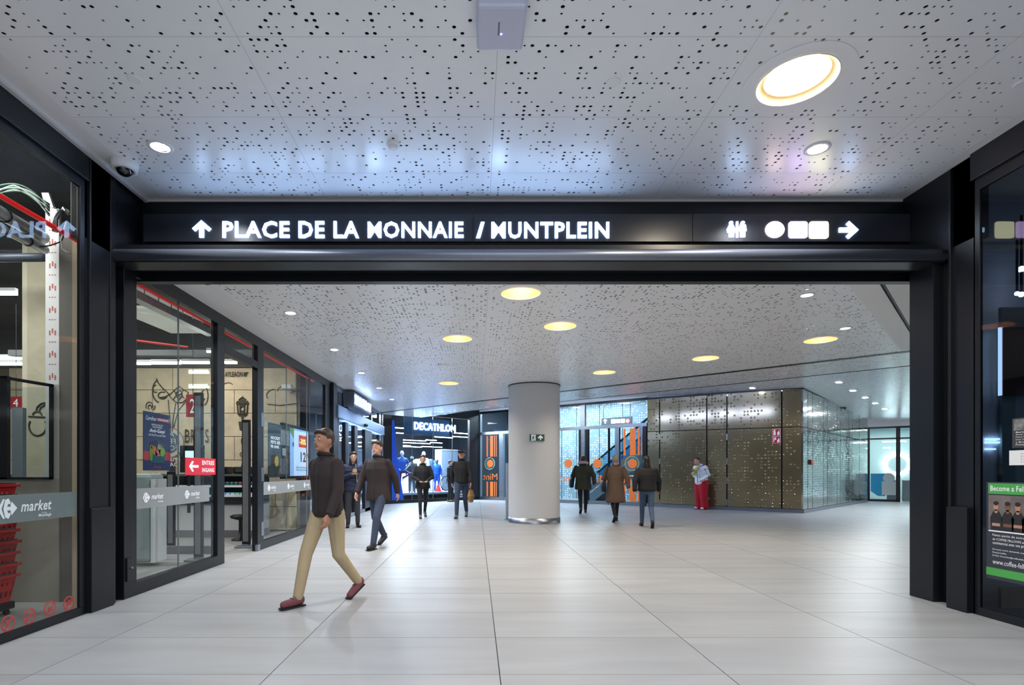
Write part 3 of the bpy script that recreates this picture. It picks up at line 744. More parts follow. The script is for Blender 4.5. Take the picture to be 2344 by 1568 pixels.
# red number sign hanging
def numsign(px0, px1, py0, py1, Y, s, label):
    fr = Fr((-12, Y), (-2, Y)); a0, z1 = fr.uv(px0, py0); a1, z0 = fr.uv(px1, py1)
    t = thing('number_sign', fr.p(a0, z0), label, 'sign')
    MB().fb(fr, a0, a1, z0, z1, 0, .02).build('panel', mat('dark red sign', (150, 34, 44), .5), t)
    text(s, fr, a0+(a1-a0)*.3, z0+(z1-z0)*.18, (a1-a0)*.42, (z1-z0)*.62, .021, .002, M['wprint'], t)
    MB().tube([fr.p((a0+a1)/2, z1, .01), fr.p((a0+a1)/2, 4.2, .01)], .004, 5).build('wire', M['dgrey'], t)
numsign(427, 457, 903, 955, 9.6, '2', 'dark red hanging sign with the number 2 behind the first glass')
numsign(24, 52, 908, 936, 9.0, '4', 'dark red hanging sign with the number 4 seen through the black frame')

# checkout counters with sweets
def counter(x0, x1, y0, y1, label, n=0):
    t = thing('checkout_counter', ((x0+x1)/2, y0, 0), label, 'counter', 'checkout counters')
    MB().box(x0, x1, y0+.1, y1, .12, .62).build('body', mat('counter white panel', (200, 202, 204), .4), t, bevel=.01)
    MB().box(x0-.01, x1+.01, y0+.08, y1, 0, .12).build('plinth', M['grey'], t)
    MB().box(x0, x1, y0+.06, y1, .62, .80).build('dark_band', M['dgrey'], t)
    MB().box(x0-.02, x1+.02, y0-.05, y1, 1.16, 1.2).build('top', mat('counter top', (90, 92, 96), .35), t)
    MB().box(x0, x1, y0+.3, y1, .8, 1.16).build('back_panel', M['dgrey'], t)
    for k, zz in enumerate((.80, .98)):
        MB().box(x0, x1, y0-.06*(k == 0), y0+.3, zz-.012, zz).build('shelf', M['white'], t)
        MB().box(x0, x1, y0-.06*(k == 0)-.01, y0-.06*(k == 0), zz-.03, zz+.01).build('price_rail', M['white'], t)
    return t
counter(-6.9, -4.15, 10.35, 11.0, 'white checkout counter with sweets shelves seen through the open door')
counter(-8.6, -7.2, 9.4, 10.1, 'white checkout counter with sweets shelves behind the first glass')
bc = [(38, 140, 130), (60, 110, 200), (110, 60, 150), (40, 160, 90), (60, 90, 190), (180, 60, 130)]
CN = ['teal', 'blue', 'violet', 'green', 'dark blue', 'magenta']
def sweets(x0, x1, y, zz, n, kind, tagn):
    proto = {}
    for i in range(n):
        x = x0+(x1-x0)*(i+.5)/n
        c = bc[(i*5+int(x*7)) % len(bc)]
        if kind == 'tub':
            if c not in proto:
                b = MB(); b.lathe((0, 0, 0), [(.03, 0), (.036, .02), (.036, .05), (.03, .058)], 12)
                t = thing('sweet_tub', (0, 0, 0), 'small round '+CN[bc.index(c)]+' plastic tub on the upper counter shelf', 'sweet tub', tagn)
                b.build('tub', mat('tub %d %d %d' % c, c, .35), t, local=True)
                MB().lathe((0, 0, .058), [(.031, 0), (.029, .01)], 12).build('lid', M['white'], t, local=True)
                proto[c] = t; o = t
            else:
                o = proto[c].copy(); COL.objects.link(o)
                for ch in proto[c].children:
                    k = ch.copy(); COL.objects.link(k); k.parent = o
        else:
            key = (kind, c)
            if key not in proto:
                t = thing('sweet_box', (0, 0, 0), 'small '+CN[bc.index(c)]+' sweets carton on the lower counter shelf', 'sweet box', tagn)
                MB().box(-.035, .035, -.03, .09, 0, .05).build('carton', mat('carton %d %d %d' % c, tuple(min(255, v+70) for v in c) if i % 3 else (210, 210, 206), .5), t, local=True)
                MB().box(-.036, .036, -.031, -.03, .01, .03).build('label_strip', M['paper'], t, local=True)
                proto[key] = t; o = t
            else:
                o = proto[key].copy(); COL.objects.link(o)
                for ch in proto[key].children:
                    k = ch.copy(); COL.objects.link(k); k.parent = o
        o.location = (x, y, zz); o.rotation_euler.z = R.uniform(-.1, .1)
sweets(-5.0, -4.2, 10.42, .98, 10, 'tub', 'round sweet tubs on the upper counter shelf')
sweets(-5.0, -4.2, 10.38, .80, 9, 'box', 'small sweet cartons on the lower counter shelf')
sweets(-7.0, -5.3, 10.38, .80, 16, 'box', 'small sweet cartons on the lower counter shelf')
for k in range(2):
    t = thing('till_unit', (-4.95+.5*k, 10.6, 1.2), ['dark till housing on the counter top', 'dark scanner housing on the counter top by the lamp drawing'][k], 'till')
    MB().box(-5.1+.42*k, -4.8+.42*k, 10.55, 10.85, 1.2, 1.34).build('housing', M['black2'], t, bevel=.015)
    MB().box(-5.05+.42*k, -4.85+.42*k, 10.54, 10.55, 1.24, 1.31).build('keypad', M['dgrey'], t)
# monitors
t = thing('till_monitor', (-5.5, 10.6, 1.2), 'till monitor with a pale blue picture behind the red arrow sign', 'monitor')
f9 = Fr((-12, 9.9), (-2, 9.9)); a0, z1 = f9.uv(424, 1032); a1, z0 = f9.uv(447, 1050)
MB().fb(f9, a0-.1, a1+.15, z0-.25, z1+.1, -.05, 0).build('casing', M['black2'], t, bevel=.01)
MB().fb(f9, a0, a1, z0, z1, 0, .004).build('screen', mat('monitor picture', (170, 214, 240), .3, emit=1.1), t)
MB().tube([f9.p(a0+.05, .5, -.03), f9.p(a0+.05, z0, -.03)], .03).build('stand', M['black2'], t)
# security gates
def gate(px, pyb, w_, h, label, Y=None):
    p = fl(px, pyb) if Y is None else at(px, pyb, Y); x, y = p.x, p.y
    t = thing('security_gate', (x, y, 0), label, 'security gate', 'black anti theft pillars at the supermarket door')
    MB().box(x-w_/2, x+w_/2, y-.03, y+.03, .05, h).build('pillar', M['black2'], t, bevel=.01)
    MB().box(x-w_/2+.02, x+w_/2-.02, y-.034, y-.03, .1, h-.05).build('ridge', M['grey'], t)
    MB().box(x-.16, x+.16, y-.1, y+.1, 0, .03).build('base_plate', M['steel'], t, bevel=.005)
    MB().box(x-.05, x+.05, y-.05, y+.05, .03, .06).build('foot', M['steel'], t)
gate(564, 1253, .13, 2.1, 'tall black anti theft pillar standing in the open doorway')
gate(392, 1257, .12, 1.25, 'lower black anti theft pillar behind the first glass')
gate(455, 1284, .12, 2.35, 'tall black anti theft pillar behind the red arrow sign', Y=7.65)
# shelf side / white rack at the left of first glass
t = thing('display_stand', (-5, 7.3, 0), 'pale display stand with rounded top behind the lower first glass', 'stand')
f8 = Fr((-12, 7.2), (-2, 7.2))
MB().fb(f8, f8.uv(313)[0]-.3, f8.uv(343)[0], .05, 1.22, -.35, 0).build('panel', mat('pale blue grey panel', (160, 176, 178), .5), t, bevel=.05)
MB().fb(f8, f8.uv(345)[0], f8.uv(352)[0], .05, 1.15, -.3, 0).build('edge_post', M['white'], t)
MB().box(-8.5, -3.9, 8.3, 8.34, 0, .12).build('floor_curb', M['grey'], tag(thing('floor_barrier', (-6, 8.3, 0), 'low grey kerb across the shop floor behind the glass', 'kerb')))

# ---- stickers and posters on the glass
def on_glass(name, label, cat, fr, x0, x1, ytl, ybl, d, m, x=None):
    """flat board: pixel columns x0..x1, top and bottom pixel rows at x0"""
    a0, z1 = fr.uv(x0, ytl, d); _, z0 = fr.uv(x0, ybl, d); a1, _ = fr.uv(x1, ytl, d)
    t = thing(name, fr.p((a0+a1)/2, z0, d), label, cat)
    MB().fb(fr, a0, a1, z0, z1, d, d+.006).build('sheet', m, t)
    return t, a0, a1, z0, z1, d+.007
BLUE = mat('navy poster', (34, 54, 98), .5)
t, a0, a1, z0, z1, d = on_glass('poster', 'navy blue poster with red band and a bag of vegetables on the first glass', 'poster', FL, 327, 389, 940, 1077, -.055, BLUE)
wd, ht = a1-a0, z1-z0
def pt(s, u, v, w_, h, m=M['wprint'], bold=0, slant=0, par=None): return text(s, FL, a0+wd*u, z0+ht*v, wd*w_, ht*h, d, .001, m, par or t, bold=bold, slant=slant)
MB().fb(FL, a0, a1, z0+ht*.175, z0+ht*.33, d-.001, d).build('red_band', mat('poster red', (176, 50, 62), .5), t)
pt('Carrefour', .08, .86, .38, .07, slant=.2); MB().fb(FL, a0+wd*.48, a0+wd*.92, z0+ht*.86, z0+ht*.92, d-.001, d).build('red_tag', M['red'], t); pt("S'ENGAGE", .5, .872, .4, .04, bold=.02)
pt('RETROUVEZ ET', .28, .775, .42, .03); pt('NOS PANIERS', .32, .735, .34, .03); pt('Anti-Gaspi', .2, .64, .58, .08, slant=.25, bold=.02); pt('DE FRUITS & LEGUMES', .18, .595, .62, .032)
b = MB(); b.fpoly(FL, [(a0+wd*x, z0+ht*y) for x, y in ((.22, .28), (.26, .15), (.34, .13), (.7, .13), (.76, .16), (.8, .3))], d, d+.002); b.build('bag_print', mat('poster teal', (28, 84, 100), .5), t)
veg = [((.26, .3), .06, .16, (110, 140, 50)), ((.38, .35), .07, .08, (200, 110, 70)), ((.5, .31), .1, .07, (196, 120, 120)), ((.66, .33), .12, .09, (130, 160, 60)), ((.3, .4), .05, .03, (200, 180, 60)), ((.56, .4), .08, .07, (120, 150, 80)), ((.45, .28), .04, .04, (170, 80, 150))]
for (u, v), ru, rv, c in veg: MB().disc(FL, a0+wd*u, z0+ht*v, rv*ht*.9, d+.002, d+.003, 14, ra=ru*wd).build('vegetable_print', mat('veg %d %d %d' % c, c, .5), t)
b = MB()
for k in range(6): b.fpoly(FL, [(a0+wd*(.52+.01*k), z0+ht*.36), (a0+wd*(.54+.01*k), z0+ht*.36), (a0+wd*(.5+.055*k), z0+ht*(.54-.018*k))], d+.003, d+.004)
b.build('leek_print', mat('veg leek', (150, 170, 140), .5), t)
for k in range(3): MB().disc(FL, a0+wd*(.41+.085*k), z0+ht*.055, .022*ht, d, d+.001, 12).build('icon_print', M['red'], t)
t, a0, a1, z0, z1, d = on_glass('arrow_sign', 'red sign with a white left arrow and the words ENTREE INGANG', 'sign', FL, 423.5, 492.5, 1047, 1087.5, -.02, mat('bright red sign', (206, 40, 58), .45, emit=.12))
wd, ht = a1-a0, z1-z0
pt('ENTREE', .52, .6, .42, .26, bold=.03); pt('INGANG', .52, .16, .42, .26, bold=.03)
MB().fpoly(FL, [(a0+wd*u, z0+ht*v) for u, v in ((.10, .5), (.2, .82), (.25, .78), (.2, .58), (.4, .58), (.4, .42), (.2, .42), (.25, .22), (.2, .18))], d, d+.002).build('arrow_print', M['wprint'], t)
# frosted bands with the shop mark
def mark(a, zc, h, par, d=.002, f=FL, m=None):
    """arrow-shaped mark and the word market, a running away from the viewer"""
    m = m or M['wprint']
    P = lambda pts, nm='logo': MB().fpoly(f, [(a+h*x, zc+h*y) for x, y in pts], d, d+.0015).build(nm, m, par)
    P([(-.62, 0), (-.32, .48), (-.22, .48), (-.42, .0), (-.22, -.48), (-.32, -.48)])
    P([(-.2, .42), (-.02, .5), (.08, .36), (.1, .2), (-.02, .24), (-.1, .1), (.1, .08), (.16, .34), (.5, 0), (.16, -.34), (.1, -.08), (-.1, -.1), (-.02, -.24), (.1, -.2), (.08, -.36), (-.02, -.5), (-.2, -.42), (-.3, 0)])
    text('market', f, a+h*.72, zc-h*.22, h*2.0, h*.55, d, .0015, m, par, slant=.25, bold=.02)
    text('Groupe', f, a+h*2.05, zc-h*.42, h*.35, h*.12, d, .0015, m, par); text('Mestdagh', f, a+h*1.85, zc-h*.6, h*.85, h*.2, d, .0015, m, par, bold=.02)
def band(wn, y0, y1, marks, label):
    t = thing('frosted_band', (XL-.03, (y0+y1)/2, .87), label, 'window film')
    MB().fb(FL, y0, y1, .865, 1.075, -.028, -.026).build('film', M['frost'], t)
    for a, h in marks: mark(a, .975, h, t, -.024)
band(1, -2, 4.74, ((4.05, .15), (2.6, .15)), 'grey frosted strip with white market lettering on the nearest left window')
band(2, 5.56, 7.1, ((5.75, .11), (6.56, .105)), 'grey frosted strip with two market marks left of the doorway')
band(3, 8.9, 12.0, ((9.15, .11), (10.1, .11), (11.05, .11)), 'grey frosted strip with three market marks right of the doorway')
# red prohibition stickers
def forbid(px, py, rpx, kind, label):
    a, z = FL.uv(px, py, -.02); rr = .062
    t = thing('prohibition_sticker', FL.p(a, z, -.02), label, 'sticker'); m = mat('red sticker film', (196, 62, 60), .6)
    b = MB(); b.ring(FL, a, z, rr*.8, rr, -.02, -.018, 32); b.build('ring', m, t)
    b = MB(); c, s = math.cos(math.radians(-45)), math.sin(math.radians(-45))
    c = .707; b.fpoly(FL, [(a-rr*.62, z-rr*.52), (a-rr*.52, z-rr*.62), (a+rr*.62, z+rr*.52), (a+rr*.52, z+rr*.62)], -.018, -.0165); b.build('slash', m, t)
    S = {'dog': [(-.45, .2), (-.3, .4), (-.2, .25), (.2, .15), (.45, .3), (.35, .05), (.4, -.5), (.28, -.5), (.22, -.1), (-.15, -.12), (-.2, -.5), (-.32, -.5), (-.3, .1)],
         'cup': [(-.35, .4), (.15, .4), (.05, -.45), (-.25, -.45)], 'skate': [(-.5, -.1), (-.1, .05), (.1, .4), (.25, .3), (.1, -.0), (.5, -.15), (.5, -.25), (-.5, -.25)], 'camera': [(-.45, .25), (-.15, .25), (-.05, .38), (.2, .38), (.3, .25), (.45, .25), (.45, -.3), (-.45, -.3)]}[kind]
    MB().fpoly(FL, [(a+rr*x, z+rr*y) for x, y in S], -.02, -.0185).build('pictogram', m, t)
forbid(18, 1427, 28, 'cup', 'red prohibition sticker with a cup, nearest of the four')
forbid(67, 1411, 25, 'skate', 'red prohibition sticker with skates, second of the four')
forbid(114, 1393, 22, 'dog', 'red prohibition sticker with a dog')
forbid(157, 1381, 20, 'camera', 'red prohibition sticker with a camera, nearest the black post')
# red lines under the top rail
for nm, y0, y1, zz, lab in (('red_pipe', 1.5, 5.02, 3.345, 'bright red sprinkler pipe crossing the nearest left window'), ('red_pipe', 5.55, 12.2, 3.25, 'thin red strip along the top of the far left shop windows')):
    t = thing(nm, (-3.6, (y0+y1)/2, zz), lab, 'pipe')
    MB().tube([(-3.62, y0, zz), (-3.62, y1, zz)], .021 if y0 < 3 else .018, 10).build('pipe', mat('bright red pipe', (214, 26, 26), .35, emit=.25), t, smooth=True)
    MB().tube([(-3.62, y1-.05, zz), (-3.62, y1-.05, zz+.3)], .006, 6).build('hanger', M['steel'], t)

# ---- nearest window interior
def FY(Y): return Fr((-12, Y), (-2, Y))
f49, f53, f55, f62 = FY(5.0), FY(5.25), FY(5.4), FY(6.3)
def board(name, cat, label, fr, x0, x1, y0, y1, th, m, part='panel', bev=0):
    a0, z1 = fr.uv(x0, y0); a1, z0 = fr.uv(x1, y1)
    t = thing(name, fr.p((a0+a1)/2, max(z0, 0)), label, cat)
    MB().fb(fr, a0, a1, max(z0, 0), z1, -th, 0).build(part, m, t, bevel=bev); return t, a0, a1, max(z0, 0), z1
WOOD = mat('light oak stud', (196, 174, 146), .6, var=.12, scale=3, stretch=(6, 6, .5))
board('wooden_stud', 'timber', 'tall pale wooden stud just behind the edge of the nearest left window', f49, 165, 182, 405, 1420, .1, WOOD, 'stud')
t, a0, a1, z0, z1 = board('laminate_partition', 'partition', 'grey laminate partition behind the red baskets', f53, -260, 134, 1096, 1440, .05, mat('grey laminate', (150, 142, 130), .6, var=.08, scale=2, stretch=(5, 5, .5)))
MB().fb(f53, f53.uv(134)[0], f53.uv(168)[0], 0, H+(1079-540)/F*5.25, -.06, -.01).build('side_panel', mat('dark taupe panel', (104, 98, 92), .7), t)
MB().fb(f53, f53.uv(122)[0], f53.uv(135)[0], 0, H+(1079-880)/F*5.25, -.055, -.003).build('end_strip', mat('light taupe', (170, 164, 154), .6), t)
# black framed opening
t = thing('black_window_frame', f53.p(f53.uv(60)[0], 1.2), 'black framed glazed opening above the grey partition', 'frame')
a0, z1 = f53.uv(-200, 866); a1, z0 = f53.uv(123, 1097)
fm = MB(); xa = f53.uv(123)[0]
zt0 = f53.uv(15, 862)[1]; zt1 = f53.uv(123, 880)[1]
fm.fb(f53, xa-.015, xa, z0, zt1, 0, .04); fm.fb(f53, a0, xa, z0, z0+.02, 0, .04); fm.fb(f53, f53.uv(8)[0], f53.uv(24)[0], z0, zt0, 0, .04)
fm.fpoly(f53, [(f53.uv(16)[0], zt0-.03), (xa, zt1-.03), (xa, zt1), (f53.uv(16)[0], zt0)], 0, .04); fm.fb(f53, a0, f53.uv(16)[0], zt0-.03, zt0, 0, .04)
fm.build('frame', M['black'], t); MB().fb(f53, a0, f53.uv(8)[0], z0, zt0, .01, .016).build('pane', M['glass'], t); MB().fb(f53, f53.uv(24)[0], xa, z0, zt1-.03, .01, .016).build('pane', M['glass'], t)
# polystyrene strip with red marks
t, a0, a1, z0, z1 = board('marked_strip', 'insulation strip', 'tall white strip with rows of small red marks beside the plaster pillar', f55, 104, 135, 478, 1097, .03, mat('polystyrene white', (222, 220, 222), .8))
b = MB(); zz = z0+.1
while zz < z1-.08:
    for k in range(3):
        x = a0+(a1-a0)*(.32+.2*k); b.fb(f55, x-.006, x+.006, zz+.02*(k == 1), zz+.045+.02*(k == 1), 0, .002)
        b.fb(f55, x-.008, x+.006, zz+.15, zz+.157, 0, .002)
    zz += .22
b.build('red_print', mat('faded red print', (196, 96, 88), .7), t)
b = MB(); b.fpoly(f55, [(a0-.04, z1+.16), (a0+.03, z1+.16), (a1-.05, z1), (a0, z1)], -.03, 0); b.build('bent_tip', mat('polystyrene white', (222, 220, 222), .8), t)
# plaster pillar with the drawing
t = thing('plaster_pillar', f62.p(f62.uv(80)[0], 0), 'rough cream plaster pillar with a drawn bulb shape', 'pillar')
a0 = f62.uv(50)[0]; a1 = f62.uv(140)[0]
MB().fb(f62, a0+.06, a1, 0, 4.0, -.5, 0).build('shaft', mat('cream rough plaster', (186, 178, 156), .85, var=.08, bump=.5, bscale=14), t)
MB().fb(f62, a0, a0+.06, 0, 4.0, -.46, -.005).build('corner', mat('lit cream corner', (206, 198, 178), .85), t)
def S62(lines, r, nm):
    b = MB()
    for ln in lines: b.tube([f62.p(*f62.uv(x, y), .005) for x, y in ln], r, 6)
    b.build(nm, INKD, t)
S62([arc(87, 975, 20, 22, -30, 210), [(66, 953), (108, 955)], arc(86, 950, 10, 8, 180, 360), [(83, 943), (86, 932), (95, 924), (104, 922)], [(90, 943), (94, 933), (104, 927)]], .009, 'bulb_line')
# grey box seen in the frame
board('grey_screen', 'screen', 'grey flat panel low behind the black frame', FY(5.9), 27, 52, 933, 1100, .05, mat('bluish grey panel', (112, 118, 124), .5))
# pipes, ducts and cables above
def pipeobj(name, cat, label, pts, r, m, n=12, extra=None):
    t = thing(name, pts[0], label, cat); MB().tube(pts, r, n).build('pipe', m, t, smooth=True)
    if extra: extra(t)
    return t
DUCT = mat('galvanised duct', (168, 170, 172), .35, .6, var=.2, scale=9, bump=.3, bscale=40)
for k, (p0, p1, lab) in enumerate((((-30, 470), (100, 545), 'upper silver foil duct inside the nearest left window'), ((-30, 505), (103, 572), 'lower silver foil duct inside the nearest left window'))):
    pts = [at(p0[0]+(p1[0]-p0[0])*q/10, p0[1]+(p1[1]-p0[1])*q/10, 4.4+.9*q/10) for q in range(11)]
    tt = pipeobj('foil_duct', 'duct', lab, pts, .055 if k == 0 else .04, DUCT)
    b = MB()
    for q in (3, 7): b.tube([pts[q]-(pts[q+1]-pts[q]).normalized()*.01, pts[q]+(pts[q+1]-pts[q]).normalized()*.01], .062 if k == 0 else .047, 14)
    b.build('clamp', M['black2'], tt)
pipeobj('grey_pipe', 'pipe', 'horizontal grey pipe behind the nearest left window', [at(-60, 591, 5.8), at(103, 589, 5.8)], .045, mat('grey pipe', (86, 92, 104), .4, .3))
CG = mat('green cable', (40, 92, 70), .6); CW = mat('white cable', (188, 190, 192), .6)
for k in range(7):
    pts = [at(5+9*q, 442-8*math.sin(q/12*3.1)-3*k+abs(q-3)*1.1*(k % 3)+q*q*(.18+.03*k), 5.0) for q in range(-2, 13)]
    pipeobj('cable', 'cable', ['green cable loop', 'white cable loop'][k % 2]+' of the bundle under the shop ceiling', pts, .008, CG if k % 2 == 0 else CW, 6)['group'] = 'cables hanging under the shop ceiling' if k > 1 else 'cables hanging under the shop ceiling'
pipeobj('cable', 'cable', 'white cable hanging in a loop beside the wooden stud', [at(x, y, 5.0) for x, y in ((152, 508), (146, 530), (140, 550), (143, 570), (152, 577), (163, 580))], .007, CW, 6)
pipeobj('cable', 'cable', 'black cable sagging across the marked strip', [at(x, y, 5.0) for x, y in ((90, 565), (115, 562), (140, 553), (146, 540))], .006, M['rubber'], 6)
t = thing('pipe_elbow', at(145, 480, 5.1), 'grey metal pipe elbow next to the wooden stud', 'pipe')
MB().tube([at(x, y, 5.1) for x, y in ((126, 530), (127, 500), (134, 484), (148, 476), (158, 488))], .025, 10).build('elbow', M['steel'], t, smooth=True)
# tube lights
TL = mat('tube light', (255, 255, 255), .5, emit=7, ecol=(236, 255, 246))
def tubelight(fr, x0, x1, y, hpx, label, grp, m=TL):
    a0, z = fr.uv(x0, y); a1, _ = fr.uv(x1, y); hh = hpx/F*fr.o.y if abs(fr.u.y) < .1 else .03
    t = thing('tube_light', fr.p((a0+a1)/2, z), label, 'tube light', grp)
    MB().fb(fr, a0, a1, z-hh/2, z+hh/2, -.02, .02).build('tube', m, t)
    MB().fb(fr, a0, a1, z+hh/2, z+hh/2+.04, -.025, .025).build('fixture', M['white'], t)
    return t
G1 = 'tube lights of the supermarket'
for i, (Y, x0, x1, y, h) in enumerate(((9.8, -60, 49, 820, 6), (9.2, -80, 49, 833, 6), (7.0, -40, 38, 671, 8), (9, 313, 345, 832, 5), (9, 347, 414, 831, 5), (9, 417, 479, 830, 5), (10.5, 433, 478, 853, 4), (10.8, 433, 478, 886, 4), (8.2, 474, 493, 805, 4), (9.4, 515, 542, 830, 5))):
    tubelight(FY(Y), x0, x1, y, h, 'supermarket tube light, '+['upper one seen through the nearest window', 'lower one seen through the nearest window', 'short one with white fixture in the nearest window', 'leftmost piece of the row behind the first glass', 'middle piece of the row behind the first glass', 'right piece of the row behind the first glass', 'short upper one above the number 2 sign', 'short lower one above the number 2 sign', 'short one at the top right of the first glass', 'seen through the open doorway'][i], G1)
# silver cable trays running behind the first glass, white ceiling board
for k, (pa, pb) in enumerate((((313, 655), (492, 742)), ((313, 682), (492, 770)))):
    t = thing('cable_tray', at(400, 700, 7), ['upper', 'lower'][k]+' silver cable tray under the shop ceiling behind the first glass', 'cable tray')
    b = MB(); P = at(pa[0], pa[1], 5.9), at(pb[0], pb[1], 8.4); up = Vector((0, 0, .09)); wv = Vector((-.12, 0, 0))
    b.prism([P[0], P[1], P[1]+wv, P[0]+wv], [P[0]+up, P[1]+up, P[1]+up+wv, P[0]+up+wv]); b.build('tray', DUCT, t)
    b = MB()
    for q in range(7): c = P[0]+(P[1]-P[0])*(q+.5)/7; b.tube([c+up, c+up+Vector((0, 0, .35))], .006, 5)
    b.build('hanger', M['steel'], t)
t = thing('ceiling_board', at(400, 735, 8), 'white suspended board under the shop ceiling behind the first glass', 'board')
f7 = FY(8.0); P = [at(300, 706, 7.2), at(352, 707, 7.2), at(462, 763, 9.3), at(392, 763, 9.3), at(300, 725, 8.0)]
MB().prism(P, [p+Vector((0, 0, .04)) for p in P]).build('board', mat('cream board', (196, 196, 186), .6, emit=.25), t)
MB().box(-8.2, -3.9, 9.6, 9.75, 3.28, 3.38).build('beam', M['grey'], tag(thing('grey_ceiling_beam', (-6, 9.6, 3.3), 'grey horizontal duct over the tube lights behind the first glass', 'duct')))
MB().tube([at(313, 780, 9.2), at(430, 795, 9.6)], .02, 6).build('pipe', M['red'], tag(thing('red_pipe', at(370, 788, 9.3), 'thin red sprinkler pipe under the dark shop ceiling', 'pipe')))
area('shop_fill', (-7, 8.2, 4.0), 5, 3, 125, (1, .98, .93)); area('shop_fill', (-5.4, 10.3, 3.6), 2.5, .8, 22, (1, .92, .78)); area('shop_fill', (-5.3, 4.6, 4.1), 2.2, 1.2, 80, (1, .97, .9))  # bare fill lights added inside the supermarket, no fixtures drawn
# ---- red shopping baskets stacked
BK = mat('red basket plastic', (178, 34, 36), .4); BKD = mat('black basket handle', (26, 24, 26), .5)
def basket_meshes():
    b = MB(); hx, hy, h = .20, .15, .23; tx, ty = .165, .12; th = .006
    def wall(p0, p1, q0, q1, nrm, n):
        # slatted wall: bottom strip, top strip and uprights
        for k in range(n):
            for f0, f1, z0, z1 in ((k/n, (k+1)/n, 0, .2), (k/n, (k+1)/n, .74, 1.0), ((k+.0)/n, (k+.45)/n, .2, .74)):
                c = []
                for zz in (z0, z1):
                    for ff in (f0, f1):
                        lo = p0.lerp(p1, ff); hi = q0.lerp(q1, ff); c.append(lo.lerp(hi, zz))
                o = [v+nrm*th for v in c]
                b.prism([c[0], c[1], c[3], c[2]], [o[0], o[1], o[3], o[2]])
    B = [Vector((sx*tx, sy*ty, 0)) for sx, sy in ((-1, -1), (1, -1), (1, 1), (-1, 1))]
    T = [Vector((sx*hx, sy*hy, h)) for sx, sy in ((-1, -1), (1, -1), (1, 1), (-1, 1))]
    for i, nr in enumerate((Vector((0, -1, 0)), Vector((1, 0, 0)), Vector((0, 1, 0)), Vector((-1, 0, 0)))):
        wall(B[i], B[(i+1) % 4], T[i], T[(i+1) % 4], nr, 8 if i % 2 == 0 else 6)
    b.box(-tx, tx, -ty, ty, 0, .006)
    r = MB(); o = .022
    for x0, x1, y0, y1 in ((-hx-o, hx+o, -hy-o, -hy), (-hx-o, hx+o, hy, hy+o), (-hx-o, -hx, -hy, hy), (hx, hx+o, -hy, hy)): r.box(x0, x1, y0, y1, h-.018, h+.008)
    return b, r, (hx, hy, h)
b, r_, (hx, hy, hh) = basket_meshes()
bp = fl(18, 1392); bx0, by0 = -4.02-.18, 4.62
n_b = 9; proto = None; blab = ['topmost of the red shopping basket stack', 'second red basket from the top of the stack', 'third red basket from the top of the stack', 'fourth red basket from the top of the stack', 'middle red basket of the stack', 'fourth red basket from the bottom of the stack', 'third red basket from the bottom of the stack', 'second red basket from the bottom of the stack', 'lowest red basket of the stack, its whole slatted side showing'][::-1]
for k in range(n_b):
    if proto is None:
        t = thing('shopping_basket', (0, 0, 0), blab[0], 'basket', 'stacked red shopping baskets')
        b.build('bowl', BK, t, local=True); r_.build('rim', BK, t, local=True, bevel=.003)
        for sy in (-1, 1):
            MB().tube([(-hx+.02, sy*(hy+.012), hh+.012), (hx-.02, sy*(hy+.012), hh+.012)], .009, 8).build('handle', BKD, t, local=True)
        proto = t; o = t
    else:
        o = proto.copy(); COL.objects.link(o); o['label'] = blab[k]
        for ch in proto.children: c = ch.copy(); COL.objects.link(c); c.parent = o
    o.location = (bx0+.012*(k % 2), by0, .12+.098*k); o.rotation_euler.z = 1.45+R.uniform(-.03, .03)
t = thing('basket_trolley', (bx0, by0, 0), 'low black stand under the red basket stack', 'stand')
MB().box(bx0-.15, bx0+.15, by0-.2, by0+.2, .05, .115).build('tray', M['black2'], t, bevel=.01)
for sx in (-1, 1):
    for sy in (-1, 1): MB().ball((bx0+sx*.11, by0+sy*.15, .026), .026).build('caster', M['rubber'], t)

# ---- dark window with posters (third bay)
XP = XL-.09; FP = Fr((XP, 0), (XP, 20))
t, a0, a1, z0, z1, d = on_glass('poster', 'black poster with white words and a yellow dot right of the doorway', 'poster', FP, 613, 663, 966, 1093, 0, mat('near black poster', (44, 46, 50), .4))
wd, ht = a1-a0, z1-z0
def pf(s, u, v, w_, h, m=M['wprint'], bold=0): return text(s, FP, a0+wd*u, z0+ht*v, wd*w_, ht*h, d, .002, m, t, bold=bold)
pf('HOCKEY', .1, .7, .42, .06, bold=.04); pf('FETE SES', .1, .62, .42, .06, bold=.04); pf('90 ANS', .1, .54, .36, .06, bold=.04)
MB().disc(FP, a0+wd*.36, z0+ht*.3, ht*.1, d, d+.002, 24, ra=ht*.1).build('yellow_dot', mat('mustard print', (186, 160, 44), .5), t); pf('64', .28, .27, .16, .06)
for k, (u0, u1, v0, v1) in enumerate(((.55, .95, .62, .92), (.62, .82, .42, .56), (.5, .9, .06, .36))): MB().fb(FP, a0+wd*u0, a0+wd*u1, z0+ht*v0, z0+ht*v1, d, d+.001).build('photo_print', mat('poster photo %d' % k, ((130, 134, 138), (170, 172, 176), (96, 98, 102))[k], .5, var=.5, scale=25), t)
t = thing('advert_screen', (XP-.05, 10.8, 1.3), 'lit advertising screen with -30% and 12,99 euro right of the doorway', 'screen')
FP2 = Fr((XP-.1, 0), (XP-.1, 20)); a0, z1 = FP2.uv(650, 975); a1, _ = FP2.uv(708, 980); _, z0 = FP2.uv(650, 1090)
MB().fb(FP2, a0-.05, a1+.05, z0-.05, z1+.06, -.06, -.002).build('casing', M['black2'], t)
MB().fb(FP2, a0, a1, z0, z1, -.002, 0).build('screen', mat('screen blue', (126, 160, 206), .3, emit=.55), t)
wd, ht = a1-a0, z1-z0
